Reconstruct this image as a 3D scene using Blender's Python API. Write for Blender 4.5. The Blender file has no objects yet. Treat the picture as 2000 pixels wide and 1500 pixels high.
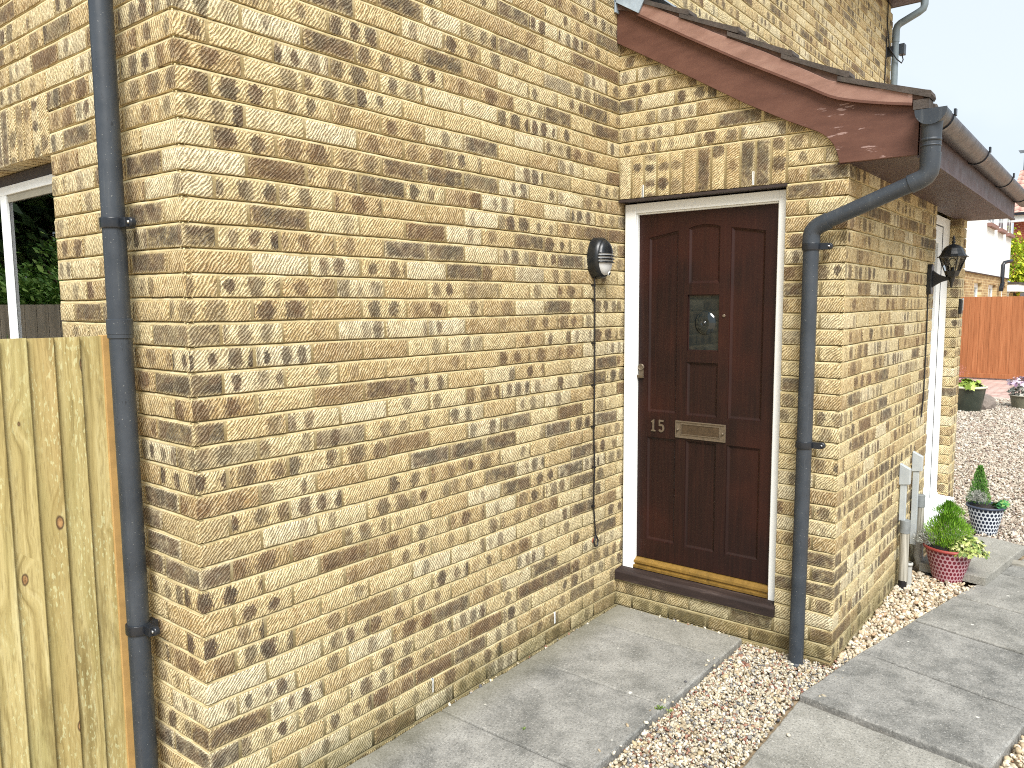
import bpy, math, random
import numpy as np
from mathutils import Vector, Matrix
random.seed(7); RNG = np.random.default_rng(7)
R_ = math.radians
scene = bpy.context.scene
COL = scene.collection

# ------------------------------------------------------------------ camera
CAM = Vector((-1.19, -2.1806, 1.6968))
def cam_axes(y, p, r):
    f = np.array([math.cos(p)*math.cos(y), math.cos(p)*math.sin(y), -math.sin(p)])
    rt = np.array([math.sin(y), -math.cos(y), 0.]); up = np.cross(rt, f)
    return math.cos(r)*rt+math.sin(r)*up, -math.sin(r)*rt+math.cos(r)*up, f
rt_, up_, fw_ = cam_axes(.6737, .1034, -.0071)
cd = bpy.data.cameras.new('camera'); cam = bpy.data.objects.new('camera', cd); COL.objects.link(cam)
m = Matrix.Identity(4)
for i in range(3):
    m[i][0] = rt_[i]; m[i][1] = up_[i]; m[i][2] = -fw_[i]; m[i][3] = CAM[i]
cam.matrix_world = m
cd.sensor_width = 36; cd.sensor_fit = 'HORIZONTAL'; cd.lens = 36*1502.46/2000
cd.clip_start = .05; cd.clip_end = 2000
scene.camera = cam

# ------------------------------------------------------------------ sky, sun, exposure
SUN_EL, SUN_AZ = R_(49), R_(221)      # direction the light comes FROM, azimuth measured from +X anticlockwise
w = bpy.data.worlds.new('World'); scene.world = w; w.use_nodes = True
nt = w.node_tree; N = nt.nodes; N.clear()
out = N.new('ShaderNodeOutputWorld'); bg = N.new('ShaderNodeBackground'); bg.inputs[1].default_value = .115
sky = N.new('ShaderNodeTexSky'); sky.sky_type = 'NISHITA'; sky.sun_disc = False
sky.sun_elevation = SUN_EL; sky.sun_rotation = R_(90)-SUN_AZ
sky.air_density = 1.2; sky.dust_density = 2.0
tc = N.new('ShaderNodeTexCoord'); cn = N.new('ShaderNodeTexNoise'); cn.inputs['Scale'].default_value = 2.2; cn.inputs['Detail'].default_value = 5
cn.inputs['Roughness'].default_value = .5
cr = N.new('ShaderNodeValToRGB'); cr.color_ramp.elements[0].position = .36; cr.color_ramp.elements[1].position = .62
cr.color_ramp.elements[0].color = (2.4, 2.85, 3.3, 1); cr.color_ramp.elements[1].color = (3.3, 3.6, 3.85, 1)
mx = N.new('ShaderNodeMix'); mx.data_type = 'RGBA'; mx.inputs[0].default_value = .9
L_ = nt.links.new
L_(tc.outputs['Generated'], cn.inputs['Vector']); L_(cn.outputs[0], cr.inputs[0])
L_(sky.outputs[0], mx.inputs[6]); L_(cr.outputs[0], mx.inputs[7]); L_(mx.outputs[2], bg.inputs[0]); L_(bg.outputs[0], out.inputs[0])
sd = bpy.data.lights.new('sun', 'SUN'); sd.energy = 2.75; sd.angle = R_(34); sd.color = (1, .975, .93)
so = bpy.data.objects.new('sun', sd); COL.objects.link(so)
sdir = Vector((math.cos(SUN_AZ)*math.cos(SUN_EL), math.sin(SUN_AZ)*math.cos(SUN_EL), math.sin(SUN_EL)))
so.rotation_euler = sdir.to_track_quat('Z', 'Y').to_euler(); so.location = sdir*30
vs = scene.view_settings; vs.view_transform = 'Standard'; vs.look = 'None'; vs.gamma = 1; vs.use_curve_mapping = False; vs.exposure = 1.22
scene.cycles.use_denoising = False
scene.cycles.filter_width = 1.05
scene.cycles.max_bounces = 6

# ------------------------------------------------------------------ helpers: objects
def tag(o, label=None, cat=None, group=None, kind=None):
    if label: o['label'] = label
    if cat: o['category'] = cat
    if group: o['group'] = group
    if kind: o['kind'] = kind
    return o
def empty(name, loc, label, cat, group=None):
    o = bpy.data.objects.new(name, None); COL.objects.link(o); o.location = loc; o.empty_display_size = .1
    return tag(o, label, cat, group)
def set_parent(o, p):
    if p is None: return
    o.parent = p
    t = Vector((0, 0, 0)); q = p
    while q is not None:
        t += q.location
        q = q.parent
    # children keep world coordinates; parents' offsets are undone once at the top
    o.matrix_parent_inverse = Matrix.Translation(-t) if p.type == 'EMPTY' else Matrix.Identity(4)
class MB:
    def __init__(s): s.v = []; s.f = []; s.mi = []; s.cur = 0; s.smooth = []; s.sm = False; s.col = []; s.c = (1, 1, 1, 1)
    def add(s, vs, fs):
        b = len(s.v); s.v += [tuple(p) for p in vs]
        for f in fs:
            s.f.append([b+i for i in f]); s.mi.append(s.cur); s.smooth.append(s.sm); s.col.append(s.c)
        return s
    def box(s, a, b, taper=None):
        x0, y0, z0 = a; x1, y1, z1 = b
        if x0 > x1: x0, x1 = x1, x0
        if y0 > y1: y0, y1 = y1, y0
        if z0 > z1: z0, z1 = z1, z0
        v = [(x0,y0,z0),(x1,y0,z0),(x1,y1,z0),(x0,y1,z0),(x0,y0,z1),(x1,y0,z1),(x1,y1,z1),(x0,y1,z1)]
        return s.add(v, [(0,3,2,1),(4,5,6,7),(0,1,5,4),(1,2,6,5),(2,3,7,6),(3,0,4,7)])
    def obox(s, c, ax, ay, az, hx, hy, hz):
        c = Vector(c); ax, ay, az = Vector(ax).normalized(), Vector(ay).normalized(), Vector(az).normalized()
        v = [c+ax*hx*i+ay*hy*j+az*hz*k for k in (-1, 1) for (i, j) in ((-1,-1),(1,-1),(1,1),(-1,1))]
        return s.add(v, [(0,3,2,1),(4,5,6,7),(0,1,5,4),(1,2,6,5),(2,3,7,6),(3,0,4,7)])
    def prism(s, poly, axis, a, b):
        n = len(poly)
        def P(p, t):
            return {0:(t,p[0],p[1]), 1:(p[0],t,p[1]), 2:(p[0],p[1],t)}[axis]
        v = [P(p, a) for p in poly]+[P(p, b) for p in poly]
        ar = sum(poly[i][0]*poly[(i+1)%n][1]-poly[(i+1)%n][0]*poly[i][1] for i in range(n))
        fl = (ar > 0) ^ (axis == 1) ^ (b < a)
        f = [list(range(n)), list(range(2*n-1, n-1, -1))]+[(i, n+i, n+(i+1)%n, (i+1)%n) for i in range(n)]
        if fl: f = [list(reversed(q)) for q in f]
        return s.add(v, f)
    def tube(s, path, r, n=16, cap=True):
        path = [Vector(p) for p in path]; m_ = len(path)
        rs = r if isinstance(r, (list, tuple)) else [r]*m_
        tans = []
        for i in range(m_):
            t = (path[min(i+1, m_-1)]-path[max(i-1, 0)])
            if t.length < 1e-9: t = tans[-1] if tans else Vector((0, 0, 1))
            tans.append(t.normalized())
        u = tans[0].orthogonal().normalized(); V = []; F = []
        for i in range(m_):
            t = tans[i]; u = (u-t*u.dot(t)).normalized(); w_ = t.cross(u)
            V += [path[i]+(u*math.cos(2*math.pi*k/n)+w_*math.sin(2*math.pi*k/n))*rs[i] for k in range(n)]
        for i in range(m_-1):
            for k in range(n):
                F.append((i*n+k, i*n+(k+1)%n, (i+1)*n+(k+1)%n, (i+1)*n+k))
        s.sm = True; s.add(V, F); s.sm = False
        if cap:
            s.add(V[:n], [list(range(n-1, -1, -1))]); s.add(V[-n:], [list(range(n))])
        return s
    def lathe(s, prof, c, n=24, axis=(0, 0, 1), sx=1, sy=1, smooth=True, closed=False):
        ax = Vector(axis).normalized(); u = Vector((1, 0, 0)) if abs(ax.x) < .9 else Vector((0, 1, 0))
        u = (u-ax*u.dot(ax)).normalized(); w_ = ax.cross(u); c = Vector(c); V = []; F = []
        for (r, h) in prof:
            V += [c+ax*h+u*r*sx*math.cos(2*math.pi*k/n)+w_*r*sy*math.sin(2*math.pi*k/n) for k in range(n)]
        for i in range(len(prof)-1):
            for k in range(n): F.append((i*n+k, i*n+(k+1)%n, (i+1)*n+(k+1)%n, (i+1)*n+k))
        s.sm = smooth; s.add(V, F); s.sm = False
        return s
    def build(s, name, mats, parent=None, bevel=0, uv=None, auto=None):
        me = bpy.data.meshes.new(name); me.from_pydata([tuple(p) for p in s.v], [], s.f); 
        mats = mats if isinstance(mats, (list, tuple)) else [mats]
        for m_ in mats: me.materials.append(m_)
        me.polygons.foreach_set('material_index', s.mi); me.polygons.foreach_set('use_smooth', s.smooth)
        if any(c != (1,1,1,1) for c in s.col):
            at = me.attributes.new('tone', 'FLOAT_COLOR', 'FACE'); at.data.foreach_set('color', np.array(s.col, np.float32).ravel())
        me.update()
        o = bpy.data.objects.new(name, me); COL.objects.link(o)
        if bevel:
            bm_ = o.modifiers.new('bevel', 'BEVEL'); bm_.width = bevel; bm_.segments = 2; bm_.limit_method = 'ANGLE'; bm_.angle_limit = R_(40)
        set_parent(o, parent)
        return o

# ------------------------------------------------------------------ helpers: materials
def s2l(*c): return tuple(((x/255)/12.92 if x <= 10 else (((x/255)+.055)/1.055)**2.4) for x in c)
class NT:
    def __init__(s, name):
        s.m = bpy.data.materials.new(name); s.m.use_nodes = True; s.t = s.m.node_tree; s.n = s.t.nodes; s.n.clear()
        s.o = s.n.new('ShaderNodeOutputMaterial'); s.p = s.n.new('ShaderNodeBsdfPrincipled'); s.l(s.p.outputs[0], s.o.inputs[0])
    def l(s, a, b): s.t.links.new(a, b)
    def put(s, sock, v):
        if hasattr(v, 'is_output') or hasattr(v, 'links'): s.l(v, sock)
        else:
            if isinstance(v, (tuple, list)) and sock.type == 'RGBA' and len(v) == 3: v = (*v, 1)
            sock.default_value = v
    def obj(s): return s.n.new('ShaderNodeTexCoord').outputs['Object']
    def geo(s): return s.n.new('ShaderNodeNewGeometry')
    def attr(s, a): x = s.n.new('ShaderNodeAttribute'); x.attribute_name = a; return x
    def map(s, vec, scale=(1,1,1), rot=(0,0,0), loc=(0,0,0)):
        x = s.n.new('ShaderNodeMapping'); s.l(vec, x.inputs[0]); s.put(x.inputs[1], loc); s.put(x.inputs[2], rot); s.put(x.inputs[3], scale); return x.outputs[0]
    def noise(s, vec, sc, det=3, rough=.5, dist=0):
        x = s.n.new('ShaderNodeTexNoise'); s.l(vec, x.inputs['Vector']); s.put(x.inputs['Scale'], sc); s.put(x.inputs['Detail'], det)
        s.put(x.inputs['Roughness'], rough); s.put(x.inputs['Distortion'], dist); return x.outputs[0]
    def vor(s, vec, sc, feat='F1', out='Distance', rnd=1):
        x = s.n.new('ShaderNodeTexVoronoi'); x.feature = feat; s.l(vec, x.inputs['Vector']); s.put(x.inputs['Scale'], sc); s.put(x.inputs['Randomness'], rnd); return x.outputs[out]
    def ramp(s, f, stops):
        x = s.n.new('ShaderNodeValToRGB'); s.put(x.inputs[0], f); e = x.color_ramp.elements
        while len(e) < len(stops): e.new(.5)
        for i, (p, c) in enumerate(stops):
            e[i].position = p; e[i].color = (*c, 1) if isinstance(c, (tuple, list)) else (c, c, c, 1)
        return x.outputs[0]
    def mix(s, f, a, b, mode='MIX'):
        x = s.n.new('ShaderNodeMix'); x.data_type = 'RGBA'; x.blend_type = mode; s.put(x.inputs[0], f); s.put(x.inputs[6], a); s.put(x.inputs[7], b); return x.outputs[2]
    def math(s, op, a, b=0., c=0., clamp=False):
        x = s.n.new('ShaderNodeMath'); x.operation = op; x.use_clamp = clamp; s.put(x.inputs[0], a); s.put(x.inputs[1], b); s.put(x.inputs[2], c); return x.outputs[0]
    def sstep(s, v, a, b, ta=0., tb=1.):
        x = s.n.new('ShaderNodeMapRange'); x.interpolation_type = 'SMOOTHSTEP'; s.put(x.inputs[0], v); s.put(x.inputs[1], a); s.put(x.inputs[2], b); s.put(x.inputs[3], ta); s.put(x.inputs[4], tb); return x.outputs[0]
    def sep(s, v): x = s.n.new('ShaderNodeSeparateXYZ'); s.l(v, x.inputs[0]); return x.outputs
    def comb(s, a, b, c): x = s.n.new('ShaderNodeCombineXYZ'); s.put(x.inputs[0], a); s.put(x.inputs[1], b); s.put(x.inputs[2], c); return x.outputs[0]
    def bump(s, h, strength=.5, dist=.002):
        x = s.n.new('ShaderNodeBump'); s.put(x.inputs['Strength'], strength); s.put(x.inputs['Distance'], dist); s.l(h, x.inputs['Height']); s.l(x.outputs[0], s.p.inputs['Normal'])
    def fin(s, col, rough=.6, spec=.5, metal=0., **k):
        s.put(s.p.inputs['Base Color'], col); s.put(s.p.inputs['Roughness'], rough); s.put(s.p.inputs['Specular IOR Level'], spec); s.put(s.p.inputs['Metallic'], metal)
        for a, b in k.items(): s.put(s.p.inputs[a.replace('_', ' ')], b)
        return s.m
def simple(name, c, rough=.6, var=.12, sc=12, bump=.0, spec=.5, metal=0., bsc=60, dist=.001, dirt=None, **k):
    t = NT(name); v = t.obj(); n = t.noise(v, sc, 5, .6)
    a = tuple(min(1, x*(1-var)) for x in c); b = tuple(min(1, x*(1+var)) for x in c)
    col = t.ramp(n, [(.3, a), (.7, b)])
    if dirt: col = t.mix(t.sstep(t.noise(t.map(v, (1,1,.35)), sc*2.3, 6, .7), .55, .75), col, dirt)
    if bump: t.bump(t.noise(v, bsc, 4, .6), bump, dist)
    r = t.ramp(t.noise(v, sc*3, 4), [(.3, max(0, rough-.08)), (.7, min(1, rough+.08))])
    return t.fin(col, r, spec, metal, **k)

def mat_brick(name='brick_facing', tint=(1, 1, 1), sat=1.):
    t = NT(name); uv = t.attr('buv').outputs['Vector']; rn = t.attr('rnd'); rc = t.sep(rn.outputs['Vector']); ra = rn.outputs['Alpha']
    u, v, _ = t.sep(uv)
    p = t.comb(t.math('ADD', u, t.math('MULTIPLY', rc[0], 31.)), t.math('ADD', v, t.math('MULTIPLY', rc[1], 17.)), t.math('MULTIPLY', rc[2], 9.))
    # ground colour of the brick
    g = t.math('ADD', t.math('MULTIPLY', rc[0], .78), t.math('MULTIPLY', t.noise(p, 9, 3), .3))
    base = t.ramp(g, [(.08, s2l(228, 216, 182)), (.42, s2l(222, 204, 156)), (.66, s2l(212, 189, 138)), (.84, s2l(196, 170, 120)), (.98, s2l(168, 142, 100))])
    base = t.mix(t.sstep(t.noise(p, 26, 4, .6), .52, .74, 0, .5), base, s2l(170, 130, 84))
    grit = t.noise(p, 260, 3, .75); mott = t.noise(p, 95, 4, .75)
    # combed ridges, dragged diagonally across the face
    ang = t.math('ADD', t.math('MULTIPLY', rc[2], .30), -1.05)
    rv = t.n.new('ShaderNodeVectorRotate'); rv.rotation_type = 'Z_AXIS'; t.l(p, rv.inputs['Vector']); t.l(ang, rv.inputs['Angle'])
    rx, ry, _z = t.sep(rv.outputs[0])
    phs = t.math('ADD', t.math('DIVIDE', ry, .0100), t.math('ADD', t.math('MULTIPLY', t.noise(p, 15, 2), 2.4), t.math('MULTIPLY', t.noise(t.map(rv.outputs[0], (50, 120, 1)), 1, 3, .7), 1.1)))
    sn = t.math('MULTIPLY_ADD', t.math('SINE', t.math('MULTIPLY', phs, 6.2832)), .5, .5)
    brk = t.noise(t.map(rv.outputs[0], (38, 90, 1), loc=(3, 3, 0)), 1, 3, .7)
    rdg = t.math('ADD', t.math('MULTIPLY', sn, .62), t.math('MULTIPLY', t.math('SUBTRACT', brk, .5), 1.5))
    rdg2 = t.noise(t.map(rv.outputs[0], (80, 300, 1)), 1., 2.5, .6, .3)
    # burnt kiss marks: rounded spots in a row along the brick
    cu = t.math('ADD', t.math('DIVIDE', u, t.math('ADD', .062, t.math('MULTIPLY', rc[0], .06))), t.math('MULTIPLY', rc[2], 7.3)); ci = t.math('FLOOR', cu)
    wn = t.n.new('ShaderNodeTexWhiteNoise'); wn.noise_dimensions = '3D'; t.l(t.comb(ci, t.math('MULTIPLY', rc[0], 77.), t.math('MULTIPLY', rc[2], 55.)), wn.inputs['Vector']); wc = t.sep(wn.outputs['Color'])
    du = t.math('DIVIDE', t.math('ADD', t.math('SUBTRACT', t.math('FRACT', cu), .5), t.math('MULTIPLY', t.math('SUBTRACT', wc[0], .5), .42)), t.math('ADD', .20, t.math('MULTIPLY', wc[1], .22)))
    dv = t.math('DIVIDE', t.math('ADD', t.math('SUBTRACT', v, .0325), t.math('MULTIPLY', t.math('SUBTRACT', wc[2], .5), .010)), t.math('ADD', .024, t.math('MULTIPLY', wc[1], .022)))
    dd = t.math('SQRT', t.math('ADD', t.math('MULTIPLY', du, du), t.math('MULTIPLY', dv, dv)))
    dd = t.math('ADD', dd, t.math('MULTIPLY', t.math('SUBTRACT', mott, .5), 1.9)); dd = t.math('ADD', dd, t.math('MULTIPLY', t.math('SUBTRACT', t.noise(p, 30, 2), .5), .9))
    on = t.sstep(t.math('SUBTRACT', t.math('MULTIPLY', rc[1], 1.12), wn.outputs['Value']), -.02, .02)
    patch = t.math('MULTIPLY', t.math('MULTIPLY', t.sstep(t.math('ADD', dd, t.math('MULTIPLY', t.math('SUBTRACT', grit, .5), .9)), .80, 1.03, 1, 0), on), t.math('ADD', .62, t.math('MULTIPLY', wc[0], .6)), clamp=True)
    # a few bricks burnt nearly all over, more so towards their middle
    edge = t.math('MULTIPLY', t.math('MULTIPLY', t.sstep(v, .0, .012), t.sstep(v, .054, .066, 1, 0)), t.math('MULTIPLY', t.sstep(u, .0, .014), t.sstep(t.math('SUBTRACT', ra, u), .0, .014)))
    whole = t.math('MULTIPLY', t.sstep(rc[2], .825, .90), t.math('ADD', .35, t.math('MULTIPLY', edge, .65)))
    whole = t.math('MULTIPLY', whole, t.sstep(t.math('ADD', t.noise(p, 24, 4, .65), t.math('MULTIPLY', t.math('SUBTRACT', rdg, .3), .22)), .32, .54, .38, .96))
    patch = t.math('MAXIMUM', patch, whole)
    pc = t.ramp(t.noise(t.map(p, (1,1,1), loc=(5, 3, 1)), 11, 2), [(.32, s2l(52, 46, 44)), (.46, s2l(68, 56, 50)), (.58, s2l(96, 74, 57)), (.70, s2l(72, 58, 54))])
    pc = t.mix(t.sstep(rc[0], .62, .95, 0, .4), pc, s2l(132, 98, 66))
    col = t.mix(t.math('MULTIPLY', patch, .95), base, pc)
    col = t.mix(t.sstep(rdg, .32, .14, 0, .82), col, t.mix(.72, col, s2l(70, 54, 36)))
    col = t.mix(t.math('MULTIPLY', t.sstep(rdg, .42, .60, 0, .6), t.math('SUBTRACT', 1., t.math('MULTIPLY', patch, .66))), col, t.mix(.62, col, s2l(244, 235, 204)))
    col = t.mix(t.sstep(mott, .57, .70, 0, .5), col, t.mix(.6, col, s2l(84, 64, 44)))
    col = t.mix(t.sstep(grit, .57, .66, 0, .55), col, s2l(74, 60, 46)); col = t.mix(t.sstep(grit, .42, .32, 0, .4), col, s2l(236, 224, 190))
    # damp green growth near the ground
    pz = t.sep(t.geo().outputs['Position'])[2]
    wet = t.math('MULTIPLY', t.sstep(pz, .02, .20, 1, 0), t.sstep(t.noise(t.geo().outputs['Position'], 7, 4), .3, .6, .25, .85))
    col = t.mix(t.math('MULTIPLY', wet, .75), col, s2l(92, 86, 52))
    h = t.math('ADD', t.math('MULTIPLY', rdg, .42), t.math('ADD', t.math('MULTIPLY', rdg2, .35), t.math('ADD', t.math('MULTIPLY', grit, .14), t.math('MULTIPLY', mott, .25))))
    t.bump(h, 1., .009)
    return t.fin(col, .92, .25)
def mat_mortar():
    t = NT('mortar'); v = t.geo().outputs['Position']
    col = t.ramp(t.noise(v, 14, 5, .6), [(.3, s2l(172, 156, 114)), (.5, s2l(192, 177, 136)), (.72, s2l(210, 198, 162))])
    col = t.mix(t.sstep(t.noise(v, 160, 3), .55, .75, 0, .3), col, s2l(140, 124, 92))
    pz = t.sep(v)[2]
    col = t.mix(t.sstep(pz, .0, .16, .7, 0), col, s2l(98, 90, 60))
    t.bump(t.noise(v, 230, 4, .6), .6, .002)
    return t.fin(col, .95, .2)
def mat_pine():
    t = NT('treated_pine'); o = t.obj(); tone = t.attr('tone').outputs['Vector']; tr = t.sep(tone)
    off = t.comb(t.math('MULTIPLY', tr[0], 13.), t.math('MULTIPLY', tr[1], 7.), t.math('MULTIPLY', tr[2], 5.))
    p = t.n.new('ShaderNodeVectorMath'); p.operation = 'ADD'; t.l(o, p.inputs[0]); t.l(off, p.inputs[1]); p = p.outputs[0]
    kn = t.n.new('ShaderNodeTexVoronoi'); kn.voronoi_dimensions = '2D'; kn.inputs['Scale'].default_value = 1; kn.inputs['Randomness'].default_value = .9
    _x, _y, _z = t.sep(p); t.l(t.comb(t.math('MULTIPLY', _x, 6.5), t.math('MULTIPLY', _z, 3.1), 0.), kn.inputs['Vector']); kr = t.sep(kn.outputs['Color'])[0]; kd = t.math('ADD', t.math('MULTIPLY', kn.outputs['Distance'], t.math('ADD', .75, t.math('MULTIPLY', kr, .9))), t.math('MULTIPLY', t.sstep(kr, .42, .46), .25)); kd = t.math('ADD', kd, t.math('MULTIPLY', t.math('SUBTRACT', t.noise(t.map(p, (70, 70, 40)), 1, 2), .5), .028))
    warp = t.math('MULTIPLY', t.sstep(kd, .0, .42, 1, 0), 2.4)
    x, y, z = t.sep(p)
    gx = t.math('ADD', t.math('MULTIPLY', x, 62.), t.math('ADD', warp, t.math('MULTIPLY', t.noise(t.map(p, (3, 3, 1.1)), 1, 2), 4.5)))
    gr = t.noise(t.comb(gx, 0., t.math('MULTIPLY', z, 1.6)), 1, 3, .55)
    base = t.ramp(gr, [(.28, s2l(122, 108, 66)), (.42, s2l(164, 149, 98)), (.56, s2l(181, 167, 116)), (.74, s2l(196, 185, 138))])
    base = t.mix(t.math('MULTIPLY', t.math('POWER', tr[0], 1.5), .8), base, s2l(146, 128, 78))
    base = t.mix(t.sstep(t.noise(t.map(p, (5, 5, 1.2)), 1, 3), .45, .7, 0, .45), base, s2l(146, 144, 96))
    base = t.mix(t.sstep(t.noise(t.map(p, (4, 4, .8), loc=(9, 2, 4)), 1, 3), .55, .75, 0, .35), base, s2l(186, 156, 106))
    base = t.mix(t.sstep(t.noise(t.map(p, (15, 15, 2.4), loc=(1, 7, 2)), 1, 5, .7), .54, .68, 0, .6), base, s2l(112, 98, 58))
    base = t.mix(t.sstep(t.noise(t.map(p, (240, 240, 22), loc=(3, 1, 2)), 1, 3), .5, .68, 0, .4), base, s2l(120, 104, 62))
    fl = t.math('MULTIPLY', t.sstep(t.noise(t.map(p, (170, 170, 45)), 1, 2), .57, .64), t.sstep(t.noise(t.map(p, (12, 12, 2)), 1, 2), .47, .6))
    base = t.mix(t.math('MULTIPLY', fl, .45), base, s2l(206, 210, 166))
    ring = t.math('MULTIPLY', t.sstep(kd, .0, .075, 1, 0), 1.)
    base = t.mix(t.sstep(kd, .050, .075, .95, 0), base, s2l(70, 52, 36))
    base = t.mix(t.sstep(kd, .030, .052, 1, 0), base, t.ramp(t.noise(t.map(p, (150, 150, 90)), 1, 2), [(.35, s2l(112, 78, 50)), (.65, s2l(168, 132, 88))]))
    base = t.mix(t.sstep(t.noise(t.map(p, (300, 300, 8)), 1, 2), .5, .75, 0, .25), base, s2l(120, 100, 56))
    t.bump(t.math('ADD', gr, t.math('MULTIPLY', t.noise(t.map(p, (200, 200, 12)), 1, 2), .4)), .35, .002)
    return t.fin(base, .7, .3)
def mat_stained(name, c1, c2, c3):
    t = NT(name); o = t.obj(); tr = t.sep(t.attr('tone').outputs['Vector'])
    x, y, z = t.sep(o)
    p = t.comb(t.math('ADD', t.math('MULTIPLY', y, 30.), t.math('MULTIPLY', tr[0], 20.)), t.math('MULTIPLY', x, 30.), t.math('MULTIPLY', z, 1.5))
    g = t.noise(p, 1, 4, .6)
    col = t.ramp(g, [(.3, c1), (.5, c2), (.72, c3)]); col = t.mix(t.math('MULTIPLY', tr[0], .35), col, c1)
    t.bump(g, .3, .003); return t.fin(col, .65, .3)
def mat_slab():
    t = NT('concrete_slab'); v = t.geo().outputs['Position']; tr = t.sep(t.attr('tone').outputs['Vector'])
    n = t.noise(v, 3.0, 8, .74); n2 = t.noise(t.map(v, (1,1,1), loc=(4, 4, 0)), 11, 6, .7)
    f = t.math('ADD', t.math('MULTIPLY', n, .75), t.math('MULTIPLY', n2, .3))
    col = t.ramp(f, [(.34, s2l(74, 75, 74)), (.45, s2l(108, 108, 105)), (.56, s2l(138, 137, 133)), (.70, s2l(164, 163, 158))])
    col = t.mix(t.math('MULTIPLY', tr[0], .45), col, s2l(156, 152, 138))
    col = t.mix(t.sstep(t.noise(v, 95, 7, .85), .49, .60, 0, .62), col, s2l(70, 70, 68))
    col = t.mix(t.sstep(t.noise(t.map(v, (1,1,1), loc=(3,1,0)), 120, 5, .8), .55, .65, 0, .6), col, s2l(196, 194, 188))
    col = t.mix(t.sstep(t.vor(t.map(v, (1, 1, 0)), 5.5), .035, .055, .75, 0), col, s2l(214, 212, 202))
    # green tinge along the wall's foot
    yy = t.sep(v)[1]
    col = t.mix(t.math('MULTIPLY', t.sstep(yy, -.22, .0), .5), col, s2l(104, 100, 76))
    t.bump(t.math('ADD', t.noise(v, 60, 5, .7), t.math('MULTIPLY', t.noise(v, 260, 2), .5)), .45, .002)
    return t.fin(col, .9, .25)
def mat_chip(name, rough=.85):
    t = NT(name); c = t.attr('tone').outputs['Color']; v = t.obj()
    col = t.mix(t.sstep(t.noise(v, 130, 3), .4, .7, 0, .35), c, s2l(120, 104, 84), 'MULTIPLY')
    return t.fin(col, rough, .3)
def mat_glass(name='window_glass', tint=(.86, .92, .90), rough=0., ior=2.05):
    t = NT(name); gl = t.n.new('ShaderNodeBsdfGlossy'); gl.inputs['Roughness'].default_value = rough
    tr = t.n.new('ShaderNodeBsdfTransparent'); tr.inputs[0].default_value = (*tint, 1)
    fr = t.n.new('ShaderNodeFresnel'); fr.inputs[0].default_value = ior
    mxs = t.n.new('ShaderNodeMixShader'); t.l(fr.outputs[0], mxs.inputs[0]); t.l(tr.outputs[0], mxs.inputs[1]); t.l(gl.outputs[0], mxs.inputs[2]); t.l(mxs.outputs[0], t.o.inputs[0])
    return t.m
def mat_leaf(name, a, b, c):
    t = NT(name); tr = t.sep(t.attr('tone').outputs['Vector'])
    col = t.ramp(tr[0], [(0, a), (.5, b), (1, c)])
    m_ = t.fin(col, .55, .35); 
    t.put(t.p.inputs['Transmission Weight'], 0.)
    return m_

M = {}
M['brick'] = mat_brick(); M['mortar'] = mat_mortar(); M['pine'] = mat_pine(); M['slab'] = mat_slab(); M['chip'] = mat_chip('stone_chippings')
M['batten'] = simple('pine_batten', s2l(176, 142, 88), .6, .15, 20, .2)
t = NT('white_upvc'); M['upvc'] = t.fin(s2l(236, 240, 241), .38, .4)
t = NT('white_gloss_paint'); M['whitepaint'] = t.fin(t.mix(t.sstep(t.noise(t.map(t.obj(), (1, 1, .3)), 14, 4), .55, .75, 0, .12), s2l(238, 240, 238), s2l(200, 198, 186)), .38, .4)
M['blackpvc'] = simple('anthracite_pvc', s2l(52, 58, 66), .36, .16, 14, .1, dirt=s2l(66, 70, 74), bsc=120, dist=.0006)
t = NT('anthracite_pvc'); v = t.obj(); cc = t.ramp(t.noise(v, 9, 5, .6), [(.3, s2l(44, 50, 57)), (.7, s2l(58, 64, 71))])
cc = t.mix(t.sstep(t.noise(t.map(v, (40, 40, 3)), 1, 4, .7), .55, .72, 0, .35), cc, s2l(86, 90, 92)); cc = t.mix(t.sstep(t.noise(t.map(v, (90, 90, 26), rot=(.5, .3, 0)), 1, 3, .7), .66, .70, 0, .6), cc, s2l(24, 27, 30)); cc = t.mix(t.sstep(t.noise(v, 160, 2), .70, .74, 0, .5), cc, s2l(150, 150, 144))
t.bump(t.noise(v, 60, 3), .08, .001); M['blackpvc'] = t.fin(cc, t.ramp(t.noise(v, 22, 4), [(.3, .34), (.7, .52)]), .45)
M['clip'] = simple('black_clip_plastic', s2l(30, 34, 40), .32, .15, 30)
M['steel'] = simple('zinc_screw', (.55, .55, .53), .35, .1, 40, metal=1.)
M['gutter'] = simple('faded_brown_gutter', s2l(62, 58, 63), .42, .22, 8, .1, dirt=s2l(84, 80, 82))
M['palepipe'] = simple('weathered_grey_pipe', s2l(108, 120, 126), .45, .15, 10, .1, dirt=s2l(140, 150, 156))
M['lead'] = simple('lead_flashing', s2l(150, 164, 176), .5, .2, 25, .4, spec=.5, dirt=s2l(176, 190, 200))
M['tile'] = simple('concrete_roof_tile', s2l(70, 63, 58), .95, .35, 18, .8, bsc=110, dist=.004, dirt=s2l(64, 64, 52))
M['black'] = simple('black_lamp_metal', s2l(24, 27, 30), .34, .15, 20, .1)
M['opal'] = simple('opal_diffuser', s2l(206, 208, 208), .35, .03, 6)
M['bronze'] = simple('aged_bronze', s2l(128, 116, 98), .38, .22, 60, .2, metal=.6)
M['shadebronze'] = simple('shaded_bronze_flap', s2l(84, 70, 54), .45, .25, 60, .2, metal=.5)  # darker copy of the bronze: recess shade painted onto the shallow flap
M['bronze'] = simple('aged_bronze', s2l(116, 104, 88), .42, .22, 60, .2, metal=.5)
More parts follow.
